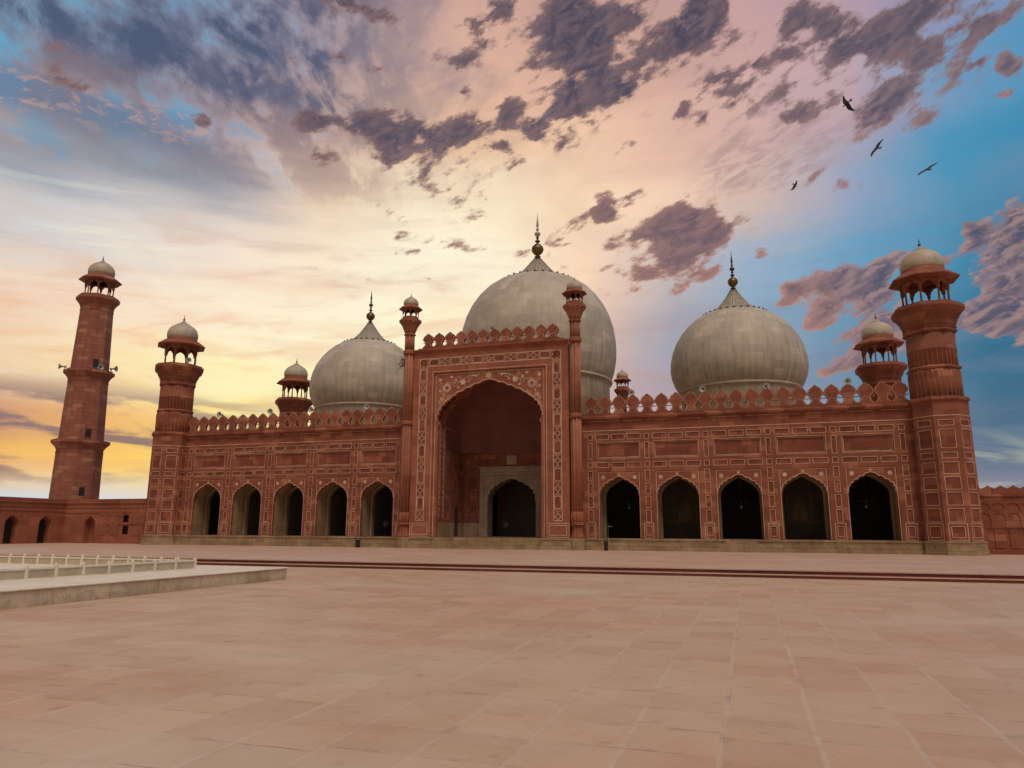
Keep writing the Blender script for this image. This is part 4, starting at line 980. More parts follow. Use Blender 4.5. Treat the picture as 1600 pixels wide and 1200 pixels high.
        for (u, z, r, a0, tn) in ((1.9, 15.0, .26, 3.4, 1.2), (3.4, 14.35, .34, .4, 1.3), (4.0, 13.2, .30, 1.9, 1.2), (4.85, 14.4, .22, 4.0, 1.1), (2.95, 15.05, .22, 2.4, -1.1), (4.95, 12.75, .2, 5.0, 1.1)):
            mb.ribbon(Fp, spiral(u, z, r, a0, tn, sg), .04, n, 1)
        mb.ribbon(Fp, [(sg * u, z) for u, z in ((.9, 15.15), (1.6, 15.2), (2.3, 14.95), (2.95, 14.6), (3.7, 14.5), (4.3, 14.55), (4.8, 14.0), (4.6, 13.2), (4.95, 12.4), (5.15, 11.5))], .04, n, 1)
    for k in range(6):
        leaf(mb, Fp, 0, 15.06, .42, math.pi / 6 + k * math.pi / 3, n + .01, 1, .26)
    scr = mb.build('portal_screen', [M['frame'], M['inlay'], M['panel'], M['jamb'], M['panel'], M['beige']], hall, off)
    mb = MB()
    mb.profile(Fp, [(0, 17.58), (.05, 17.6), (.06, 17.66), (.2, 17.70), (.21, 17.78), (.3, 17.82), (.3, 17.92), (.08, 17.97), (-.3, 17.98), (-.3, 17.58)], -W + .02, W - .02, 0)
    mb.build('portal_cornice', M['frame'], hall, off)
    parapet(hall, Xp - 7.35, Xp + 7.35, PY + .02, 18.08, 14.9 / 13, 1.5, Xp, M, 'portal_parapet')
    for x in (-30.86, -14.16): turret(hall, x, PY, M)
    turret(hall, -14.3, 26.6, M, base=9.0).location.z -= 2.75
    # ---------------- iwan interior
    mb = MB()
    Yb = 6.08; xl, xr = -27.70, -17.46; y0 = .90
    Fb = frame((XM, Yb, 0), (1, 0, 0), (0, -1, 0))
    dp = [(-2.56, 0), (-2.56, 3.5), (-2.44, 3.62), (-2.52, 3.8)] + arch(2.52, 3.8, 5.84, 5, .05, 7, .22)[1:-1] + [(2.52, 3.8), (2.44, 3.62), (2.56, 3.5), (2.56, 0)]
    lft = xl - XM; rgt = xr - XM
    rects = [(lft + .25, lft + 1.5, 4.6, 6.2, .05), (lft + .25, lft + 1.5, 2.2, 4.3, .05), (rgt - 1.5, rgt - .25, 4.6, 6.2, .05), (rgt - 1.5, rgt - .25, 2.2, 4.3, .05), (lft + .25, -1.0, 7.1, 8.2, .05), (1.0, rgt - .25, 7.1, 8.2, .05)]
    us = [lft, rgt]; zs = [0, 8.4]
    hole = (-3.32, 3.32, 0, 6.78)
    for r in rects + [hole]: us += r[:2]; zs += r[2:4]
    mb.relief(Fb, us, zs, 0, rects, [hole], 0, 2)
    for r in rects: mb.border(Fb, r[0], r[1], r[2], r[3], .035, .005, 1)
    for u0_ in (lft + .3, lft + 1.0, rgt - 1.4):                      # small arched niches
        Fn = frame((XM + u0_ + .3, Yb, 0), (1, 0, 0), (0, -1, 0))
        mb.ribbon(Fn, [(-.27, 1.55)] + arch(.27, 2.3, 2.75, 2, .08, 5, .3) + [(.27, 1.55)], .03, .006, 1)
    mb.fbox(Fb, lft, -3.32, 0, 1.35, 0, .03, 3); mb.fbox(Fb, 3.32, rgt, 0, 1.35, 0, .03, 3)
    mb.fbox(Fb, lft, rgt, 8.34, 8.40, -.1, .012, 2)
    for x, nx in ((xl, 1), (xr, -1)):
        Fs = frame((x, 0, 0), (0, 1, 0), (nx, 0, 0))
        rs = [(1.2, 2.9, 4.6, 8.0, .05), (3.3, 4.1, 4.6, 8.0, .05), (4.5, 5.8, 4.6, 8.0, .05), (1.2, 2.3, 1.6, 4.2, .05), (4.8, 5.8, 1.6, 4.2, .05)]
        us = [y0, Yb]; zs = [0, 8.4]
        for r in rs: us += r[:2]; zs += r[2:4]
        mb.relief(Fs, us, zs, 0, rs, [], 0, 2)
        for r in rs: mb.border(Fs, r[0], r[1], r[2], r[3], .035, .005, 1)
        mb.fbox(Fs, y0, Yb, 0, 1.35, 0, .03, 3); mb.fbox(Fs, 3.5, 4.35, 0, 3.0, .02, .05, 4)
        mb.fbox(Fs, y0, Yb, 8.34, 8.40, -.1, .012, 2)
    # vault: ribs shrink to a half dome
    K = 24; prev = None
    for j in range(11):
        t = j / 10
        w = 5.42 * math.cos(max(0, t - .12) / .88 * math.pi / 2 * .98) ** .8; z = 8.42 + (15.6 - 8.42) * (math.sin(t * math.pi / 2) * .9 + .1 * t)
        yb_ = Yb - (Yb - y0 - .1) * (1 - math.cos(t * math.pi / 2)) * .95
        ring = []
        for k in range(K + 1):
            a = math.pi * k / K
            e = .35 + .65 * t
            cx, sx_ = math.cos(a), math.sin(a)
            sq = (abs(cx) ** (2 / (2 + 6 * (1 - t))) * (1 if cx >= 0 else -1), abs(sx_) ** (2 / (2 + 6 * (1 - t))))
            ring.append(V((Xp + w * sq[0], y0 - .02 + (yb_ - y0) * sq[1], z)))
        if prev:
            for k in range(K): mb.face([prev[k], prev[k + 1], ring[k + 1], ring[k]], 5, True)
        prev = ring
    mb.face([V((xl, y0, 0)), V((xr, y0, 0)), V((xr, Yb, 0)), V((xl, Yb, 0))], 3)
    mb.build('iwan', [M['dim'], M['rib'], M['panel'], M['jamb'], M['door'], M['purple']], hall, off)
    mb = MB()                                                         # marble doorway
    arch_cell(mb, Fb, -2.92, 2.92, 0, 6.12, dp, .10, 0)
    mb.wallstrip(Fb, dp, -1.6, .10, 0)
    for a, b, c, d, e, f in ((-3.36, -2.92, 0, 6.82, .02, .22), (2.92, 3.36, 0, 6.82, .02, .22), (-2.92, 2.92, 6.12, 6.82, .02, .22)):
        mb.fbox(Fb, a, b, c, d, e - .1, f, 0)
    mb.fbox(Fb, -3.44, 3.44, 6.82, 6.98, -.1, .30, 0)
    mb.ribbon(Fb, [(-3.14, .1), (-3.14, 6.45), (3.14, 6.45), (3.14, .1)], .05, .226, 1)
    mb.build('doorway', [M['doorstone'], M['jamb']], hall, off)
    mb = MB(); mb.fbox(Fb, -.55, .55, 7.15, 8.15, -.05, .06, 0); mb.border(Fb, -.55, .55, 7.15, 8.15, .07, .07, 1)
    mb.build('window', [M['doorstone'], M['panel']], hall, off)
    # ---------------- interior of the wings and the roof
    mb = MB()
    mb.box(-58.5, 13.2, 1.9, 21.6, -.3, -.005, 0)
    for x0, x1, yb in ((-58.4, -27.8, 13.0), (-17.3, 13.0, 13.0)):
        mb.box(x0, x1, yb, yb + .3, 0, 8.2, 0); mb.box(x0, x1, 2.6, yb, 8.2, 8.4, 0)
    for x in (-58.5, -28.2, -17.1, 13.1): mb.box(x - .15, x + .15, 2.6, 13.0, 0, 8.2, 0)
    mb.box(-26.5, -18.6, 13.0, 13.3, 0, 8.2, 0); mb.box(-27.9, -17.2, 6.3, 13.2, 8.45, 8.7, 0)
    for b in (XLEFT, XRIGHT):
        for i in range(4):
            p = b[i] + S / 2; mb.box(p - .55, p + .55, 2.61, 7.6, 0, 8.19, 0)
    mb.build('interior', M['shade'], hall, off)
    for c in (XLEFT[2], XLEFT[4], XRIGHT[1], XRIGHT[3]):
        mb = MB(); Fn = frame((c, 7.0, 0), (1, 0, 0), (0, -1, 0))
        mb.fbox(Fn, -2.0, 2.0, 0, 8.15, -.2, 0, 0)
        mb.fbox(Fn, -1.95, 1.95, 1.35, 1.42, 0, .03, 1); mb.fbox(Fn, -1.95, 1.95, 3.9, 3.96, 0, .03, 1)
        mb.ribbon(Fn, [(-.8, 1.45)] + arch(.8, 2.6, 3.6, 3, .08, 5, .3) + [(.8, 1.45)], .06, .02, 1)
        mb.poly(Fn, [(-.66, 1.5)] + arch(.66, 2.5, 3.35, 3, .08, 5, .3) + [(.66, 1.5)], .012, 2)
        for sg in (-1, 1):
            mb.border(Fn, sg * 1.45 - .38, sg * 1.45 + .38, 1.6, 2.6, .05, .02, 1); mb.border(Fn, sg * 1.45 - .38, sg * 1.45 + .38, 2.8, 3.7, .05, .02, 1)
            mb.fbox(Fn, sg * .98 - .04, sg * .98 + .04, 1.4, 5.2, 0, .03, 1)
        mb.build('niche_wall', [M['shade'], M['jamb'], M['beige']], hall, off)
    mb = MB()
    mb.box(-58.4, -27.9, .3, 6.3, 10.42, 10.6, 0); mb.box(-17.2, 13.1, .3, 6.3, 10.42, 10.6, 0); mb.box(-58.4, 13.1, 6.3, 21.9, 10.42, 10.6, 0)
    mb.box(-60.0, 14.8, 21.8, 22.3, HP, 10.6, 1)
    mb.box(-59.2, -58.5, .2, 21.9, HP, 10.6, 1); mb.box(13.1, 13.8, .2, 21.9, HP, 10.6, 1)
    mb.box(-29.6, -15.6, 22.3, 26.4, HP, 12.5, 1)
    mb.build('roof', [M['beige'], M['red']], hall, off)
    # ---------------- domes
    def dome(x, big, mat):
        if big:
            body = [(8.35, 10.5), (8.35, 17.0), (8.42, 17.35), (8.55, 17.5), (8.9, 18.6), (9.15, 19.9), (9.22, 21.1), (9.16, 22.4), (8.95, 23.8), (8.55, 25.2), (7.95, 26.5), (7.15, 27.7), (6.2, 28.7), (5.1, 29.5), (3.9, 30.05), (2.5, 30.45)]
            band = [(8.4, 17.15), (8.62, 17.22), (8.70, 17.36), (8.62, 17.5), (8.5, 17.56)]
            zc, rc = 29.98, 4.05; k = 1.26; zt = 32.9
            crown = [(rc - .05, zc - .06), (rc, zc), (rc * .94, zc + .1), (3.0, zc + .42), (2.35, zc + .85), (1.72, zc + 1.5), (1.15, zc + 2.15), (.72, zc + 2.68), (.4, zt)]
            ks = 1.32
        else:
            body = [(6.1, 10.5), (6.1, 15.0), (6.18, 15.25), (6.35, 15.4), (6.72, 16.1), (7.0, 16.9), (7.12, 17.75), (7.06, 18.7), (6.85, 19.7), (6.46, 20.7), (5.9, 21.65), (5.2, 22.5), (4.4, 23.2), (3.4, 23.8), (2.2, 24.25)]
            band = [(6.12, 15.05), (6.32, 15.12), (6.40, 15.25), (6.32, 15.38), (6.2, 15.44)]
            zc, rc = 23.92, 3.2; zt = 26.72
            crown = [(rc - .05, zc - .06), (rc, zc), (rc * .94, zc + .08), (2.45, zc + .34), (1.92, zc + .72), (1.42, zc + 1.28), (.95, zc + 1.9), (.58, zc + 2.45), (.32, zt)]
            ks = 1.0
        o_ = V((x, 16.0, 0))
        root = None
        mb = MB(); mb.lathe([(r, z) for r, z in body], 128, 0, True)
        d = mb.build('dome', mat, hall); d.location = o_ - off
        mb = MB(); mb.lathe(band, 128, 0, True); mb.build('band', M['little'], d)
        mb = MB(); mb.lathe([(r, z, .03) for r, z in crown], 240, 0, True, lobes=30)
        mb.lathe([(rc - .25, zc - .03), (rc + .02, zc - .14), (rc + .10, zc - .20), (rc + .04, zc - .28 * ks), (rc - .2, zc - .22)], 120, 1, True, caps=False)
        for kx in range(30):
            t = 2 * math.pi * kx / 30
            P = [V((r * .965 * math.cos(t), r * .965 * math.sin(t), z + .015)) for r, z in crown[2:]]
            for p0, p1 in zip(P, P[1:]): mb.tube(p0, p1, .026 * ks, .022 * ks, 4, 1)
            t += math.pi / 30                                        # upturned petal tips of the rim
            c = V((math.cos(t), math.sin(t), 0)); s_ = V((-math.sin(t), math.cos(t), 0)); w_ = rc * math.pi / 30 * .92
            a0 = c * (rc - .30) + V((0, 0, zc + .02)); a1 = c * (rc + .02) + V((0, 0, zc - .10)); a2 = c * (rc + .30 * ks) + V((0, 0, zc + .05))
            mb.face([a0 - s_ * w_, a1 - s_ * w_, a2, a1 + s_ * w_, a0 + s_ * w_], 1)
            lo = V((0, 0, -.22 * ks))
            mb.face([a1 - s_ * w_, a2, a2 + lo * .6, a1 - s_ * w_ + lo], 1); mb.face([a2, a1 + s_ * w_, a1 + s_ * w_ + lo, a2 + lo * .6], 1)
            mb.face([a1 - s_ * w_ + lo, a2 + lo * .6, a1 + s_ * w_ + lo, a0 + s_ * w_ + lo, a0 - s_ * w_ + lo], 1)
        mb.build('lotus_crown', [M['lead'], M['groove']], d)
        f0 = zt
        mb = MB()
        P = [(.34, -.08), (.42, .0), (.2, .08), (.16, .16), (.3, .22), (.3, .27), (.14, .33), (.14, .38), (.3, .5), (.5, .74), (.565, .98), (.5, 1.22), (.3, 1.44), (.12, 1.55), (.1, 1.68)]
        mb.lathe([(r * ks, f0 + z * ks) for r, z in P], 32, 0, True, mats=[1] * 7 + [0] * 6 + [1])
        P = [(.1, 1.66), (.24, 1.76), (.24, 1.82), (.1, 1.9), (.1, 2.08), (.17, 2.14), (.09, 2.2), (.09, 2.26), (.22, 2.36), (.285, 2.5), (.22, 2.64), (.09, 2.74), (.08, 2.86), (.15, 2.92), (.15, 2.97), (.07, 3.03), (.07, 3.15), (.12, 3.3), (.11, 3.5), (.05, 4.0), (.015, 4.55)]
        mb.lathe([(r * ks, f0 + z * ks) for r, z in P], 24, 2, True, mats=[1] * 7 + [2] * 13)
        mb.build('finial', [M['gold'], M['dark'], M['pale'] if big else M['dark']], d)
        return d
    dome(DX[0], False, M['dome_l']); dome(DX[1], True, M['dome_c']); dome(DX[2], False, M['dome_r'])
    return hall

# ------------------------------------------------------------------ boundary walls
def blind_row(mb, F, u0, u1, pitch, z0, z1, w, rise, n, mat):
    """row of blind arches: plates with arched notches in front of the wall face"""
    u = u0
    while u + pitch <= u1 + 1e-3:
        c = u + pitch / 2
        Fc = lambda a, z, nn, c=c: F(c + a, z, nn)
        pts = [(-w, z0)] + arch(w, z1 - rise, z1, 1, 0, 8, .3) + [(w, z0)]
        mb.poly(Fc, [(-pitch / 2, z0)] + pts + [(pitch / 2, z0), (pitch / 2, z1 + .14), (-pitch / 2, z1 + .14)], n, mat)
        mb.wallstrip(Fc, pts, 0, n, mat)
        u += pitch
    return u

def wall_top(mb, F, u0, u1, z, M):
    mb.profile(F, [(0, z), (.06, z + .03), (.07, z + .12), (.12, z + .15), (.12, z + .22), (0, z + .26)], u0, u1, 0)
    mb.fbox(F, u0, u1, z + .26, z + .62, -.5, .02, 0)

def build_walls(M):
    # left rear wall, facing the court
    X0, X1 = -75.2, -61.4
    o = V((X1, 1.0, HP)); r = thing('boundary_wall', o, 'red sandstone wall with small windows between the tall minaret and the left tower', 'wall', 'walls round the courtyard')
    F = frame((0, 1.0, 0), (1, 0, 0), (0, -1, 0)); mb = MB()
    holes = [(-66.62, -65.86, 1.32, 2.12), (-66.58, -65.78, .0, .95), (-72.3, -70.45, HP, 2.05)]
    us = [X0, X1]; zs = [HP - .2, 3.35]
    for h in holes: us += h[:2]; zs += h[2:4]
    mb.relief(F, us, zs, 0, [], holes, 0)
    for h in holes[:2]: mb.fbox(F, h[0], h[1], h[2], h[3], -.5, -.35, 2)
    Fn = frame((-71.37, 1.0, 0), (1, 0, 0), (0, -1, 0))
    npts = [(-.8, HP - .2)] + arch(.8, 1.1, 1.98, 1, 0, 10, .3) + [(.8, HP - .2)]
    mb.poly(Fn, [(-.93, HP - .2)] + npts + [(.93, HP - .2), (.93, 2.05), (-.93, 2.05)], 0, 0); mb.wallstrip(Fn, npts, -.8, 0, 0); mb.fbox(Fn, -.95, .95, HP, 2.2, -.95, -.8, 0)
    blind_row(mb, F, -70.2, -66.8, 1.13, 1.2, 2.18, .44, .4, .05, 0); blind_row(mb, F, -65.6, -61.4, 1.05, 1.2, 2.18, .42, .4, .05, 0)
    for a in (-70.1, -68.4, -64.9, -63.6): mb.fbox(F, a, a + 1.2, -.1, 1.05, 0, .05, 0)
    mb.fbox(F, X0, X1, 2.36, 2.44, 0, .06, 0); mb.fbox(F, X0, X1, 2.9, 3.0, 0, .05, 0); mb.fbox(F, -70.3, X1, 1.08, 1.16, 0, .06, 0)
    wall_top(mb, F, X0, X1, 3.3, M)
    u = X0 + .2
    while u < X1 - .2: mb.fbox(F, u, u + .2, 3.66, 3.82, .02, .04, 0); u += .34
    mb.box(X0 - .2, X1, 2.0, 2.4, HP - .2, 3.9, 0)
    mb.build('masonry', [M['frame'], M['inlay'], M['black']], r, o)
    # left side wall, facing right, running towards the viewer
    o = V((X0, -6.0, HP)); r = thing('boundary_wall', o, 'red sandstone wall with dark arched openings at the far left edge of the court', 'wall', 'walls round the courtyard')
    F = frame((X0, 0, 0), (0, 1, 0), (1, 0, 0)); mb = MB()
    ys = [-1.4 - 3.95 * k for k in range(14)]
    edges = [1.0] + [(a + b) / 2 for a, b in zip(ys, ys[1:])] + [ys[-1] - 2]
    for k, yc in enumerate(ys):
        hi, lo = edges[k], edges[k + 1]
        Fc = frame((X0, yc, 0), (0, 1, 0), (1, 0, 0))
        pts = [(-.76, HP - .2)] + arch(.76, 1.15, 2.0, 1, 0, 10, .3) + [(.76, HP - .2)]
        mb.poly(Fc, [(lo - yc, HP - .2)] + pts + [(hi - yc, HP - .2), (hi - yc, 3.35), (lo - yc, 3.35)], 0, 0)
        mb.wallstrip(Fc, pts, -.9, 0, 0); mb.fbox(Fc, -.9, .9, HP, 2.3, -1.05, -.9, 2)
        mb.ribbon(Fc, [(-.98, HP)] + arch(.98, 1.2, 2.2, 1, 0, 10, .3) + [(.98, HP)], .08, .02, 0)
    y1, y2 = edges[-1], 1.0
    mb.fbox(F, y1, y2, 2.5, 2.58, 0, .06, 0); mb.fbox(F, y1, y2, 2.95, 3.02, 0, .05, 0)
    wall_top(mb, F, y1, y2, 3.3, M)
    u = y1 + .2
    while u < y2 - .2: mb.fbox(F, u, u + .2, 3.66, 3.82, .02, .04, 0); u += .34
    mb.box(X0 - 2.0, X0 - 1.1, y1, y2, HP - .2, 3.9, 0)
    mb.build('masonry', [M['frame'], M['inlay'], M['black']], r, o)
    # right wall with its own battlements
    o = V((22.0, 2.0, HP)); r = thing('boundary_wall', o, 'red sandstone wall with pointed battlements right of the right tower', 'wall', 'walls round the courtyard')
    F = frame((0, 2.0, 0), (1, 0, 0), (0, -1, 0)); mb = MB()
    X0, X1 = 15.0, 58.0
    mb.fbox(F, X0, X1, HP - .2, 3.4, -.9, 0, 0)
    blind_row(mb, F, 15.14, X1 - .6, 1.0, 1.06, 2.16, .42, .32, .05, 0)
    blind_row(mb, F, 15.14, X1 - .6, 1.0, 2.50, 2.92, .42, .22, .05, 0)
    u = 15.2
    while u < X1 - 1: mb.fbox(F, u, u + .62, -.55, .92, 0, .05, 0); u += 1.0
    mb.fbox(F, X0, X1, .96, 1.04, 0, .06, 0); mb.fbox(F, X0, X1, HP - .2, -.62, 0, .08, 0)
    mb.profile(F, [(0, 3.3), (.06, 3.33), (.07, 3.42), (.12, 3.45), (.12, 3.52), (-.4, 3.56), (-.4, 3.3)], X0, X1, 0)
    mb.build('masonry', [M['red'], M['inlay'], M['black']], r, o)
    mb = MB(); a = .436
    pts = []; u = 15.1; tops = [(u, 3.5)]
    while u < X1 - 1:
        tops += [(u, 4.02), (u + .16, 4.10), (u + a - .08, 4.20), (u + a, 4.27), (u + a + .08, 4.20), (u + 2 * a - .16, 4.10), (u + 2 * a, 4.02)]; u += 2 * a
    tops.append((u, 3.5))
    mb.plate(F, tops, -.3, 0, 0)
    u = 15.1
    while u < X1 - 1:
        c = u + a; mb.ribbon(F, [(c - .3, 3.62), (c - .3, 3.86), (c, 4.05), (c + .3, 3.86), (c + .3, 3.62)], .035, .006, 0); u += 2 * a
    mb.build('parapet', [M['red']], r, o)

# ------------------------------------------------------------------ ground
def build_ground(M):
    def sheet(name, x0, x1, y0, y1, z, m, nx=1, ny=1):
        mb = MB(); mb.face([V((x0, y0, z)), V((x1, y0, z)), V((x1, y1, z)), V((x0, y1, z))], 0)
        return tag(mb.build(name, m), kind='structure')
    sheet('terrace', -900, 900, -28.0, 1500, HP, M['terrace'])
    sheet('courtyard', -900, 900, -900, -28.44, LC, M['paving'])
    mb = MB()
    mb.box(-300, 300, -28.44, -27.9, LC - .4, HP - .18, 0); mb.box(-300, 300, -28.0, -27.6, HP - .18, HP - .004, 0)
    mb.fbox(WORLD, -300, 300, HP - .045, HP - .003, 27.9, 28.06, 1); mb.fbox(WORLD, -300, 300, HP - .22, HP - .175, 28.3, 28.50, 1)
    tag(mb.build('steps', [M['step'], M['terrace']]), kind='structure')
    # marble platform of the ablution tank
    mb = MB()
    mb.box(-64, -18.5, -58.0, -37.2, LC - .2, LC + .44, 0); mb.box(-64.05, -18.45, -58.05, -37.15, LC + .44, LC + .5, 1)
    r = tag(mb.build('tank_platform', [M['marble'], M['rail']], loc=(-18.5, -37.2, LC), off=(-18.5, -37.2, LC), bevel=.03), 'low white marble platform at the left with stained blocks along its edge', 'platform')

def make_fence(p0, p1, n, M, label, first_post=True):
    """low marble balustrade: posts with caps, slabs between, a rail on top"""
    p0 = V(p0); p1 = V(p1); d = (p1 - p0); L = d.length; U = (d.x / L, d.y / L, 0); N_ = (U[1], -U[0], 0)
    root = thing('marble_railing', p0, label, 'railing', 'low marble railings round the tank')
    F = frame((0, 0, 0), U, N_)
    for k in range(n + 1):
        if k == 0 and not first_post: continue
        u = L * k / n
        mb = MB(); mb.fbox(F, u - .05, u + .05, 0, .39, -.05, .05, 0)
        c = F(u, 0, 0); mb.lathe([(.055, .385), (.06, .395), (.03, .41), (.038, .43), (.03, .45), (.01, .465)], 12, 0, True, (c.x, c.y))
        mb.build('post', M['rail'], root)
    for k in range(n):
        a, b = L * k / n + .06, L * (k + 1) / n - .06
        mb = MB(); mb.fbox(F, a, b, .03, .29, -.025, .025, 0); mb.build('slab', M['slab'], root)
        mb = MB(); mb.fbox(F, a, b, .29, .35, -.05, .05, 0); mb.fbox(F, a, b, 0, .03, -.045, .045, 0); mb.build('rail', M['rail'], root)
    return root

# ------------------------------------------------------------------ small things
def make_speaker(M):
    r = thing('horn_loudspeaker', (0, 0, 0), 'x', 'loudspeaker', 'horn loudspeakers on the roof parapets')
    mb = MB(); q = MB()
    q.lathe([(.05, -.16), (.07, -.1), (.08, 0), (.10, .10), (.17, .22), (.27, .30), (.29, .31), (.27, .315), (.14, .20), (.05, .12)], 24, 0, True, caps=False)
    q.lathe([(.10, -.30), (.11, -.28), (.11, -.14), (.06, -.12)], 16, 0, True)
    q.v = [V((p.x, -p.z, p.y + .34)) for p in q.v]
    q.build('horn', M['horn'], r)
    q = MB(); q.lathe([(.0, .1), (.055, .1), (.06, .16), (.0, .2)], 12, 0, True, caps=False); q.v = [V((p.x, -p.z, p.y + .34)) for p in q.v]; q.build('driver', M['black'], r)
    mb.fbox(WORLD, -.03, .03, -.35, .25, -.2, -.14, 0); mb.fbox(WORLD, -.32, .32, .0, .04, -.2, -.12, 0)
    mb.build('bracket', M['steel'], r)
    return r

def make_bird(M, name, loc, span, heading, bank, flap, label):
    r = thing(name, loc, label, 'bird', 'birds circling in the sky')
    r.rotation_euler = (bank[0], bank[1], heading)
    s = span
    mb = MB()
    mb.lathe([(.001, -.20 * s), (.018 * s, -.17 * s), (.040 * s, -.08 * s), (.046 * s, .02 * s), (.034 * s, .10 * s), (.026 * s, .14 * s), (.027 * s, .17 * s), (.012 * s, .205 * s), (.001, .225 * s)], 12, 0, True)
    mb.v = [V((p.x, p.z, p.y * .8)) for p in mb.v]
    mb.build('body', M['feather'], r)
    for sg in (-1, 1):
        mb = MB()
        lead = [(.02, .09), (.16, .13), (.26, .12), (.38, .05), (.48, -.03), (.50, -.07)]
        trail = [(.50, -.07), (.44, -.07), (.36, -.06), (.25, -.05), (.14, -.08), (.02, -.09)]
        top = []; bot = []
        for i in range(6):
            u = i / 5
            for lst, arr, dz in ((top, lead, 0), (bot, trail[::-1], 0)):
                x, y = arr[i]; lst.append(V((sg * x * s, y * s, flap * s * (x * 1.2 - x * x * 1.4) + .01 * s)))
        th = V((0, 0, .010 * s))
        for i in range(5):
            mb.face([top[i] + th, top[i + 1] + th, bot[i + 1] + th, bot[i] + th], 0, True); mb.face([top[i] - th, bot[i] - th, bot[i + 1] - th, top[i + 1] - th], 0, True)
            mb.face([top[i] + th, top[i] - th, top[i + 1] - th, top[i + 1] + th], 0); mb.face([bot[i] + th, bot[i + 1] + th, bot[i + 1] - th, bot[i] - th], 0)
        mb.build('wing', M['feather'], r)
    mb = MB()
    a = [V((-.03, -.15, 0)) * s, V((-.075, -.30, 0)) * s, V((0, -.265, 0)) * s, V((.075, -.30, 0)) * s, V((.03, -.15, 0)) * s]
    z = V((0, 0, .008 * s)); mb.face([p + z for p in a], 0); mb.face([p - z for p in a[::-1]], 0)
    for p, q in zip(a, a[1:] + a[:1]): mb.face([p + z, q + z, q - z, p - z], 0)
    mb.build('tail', M['feather'], r)
    return r

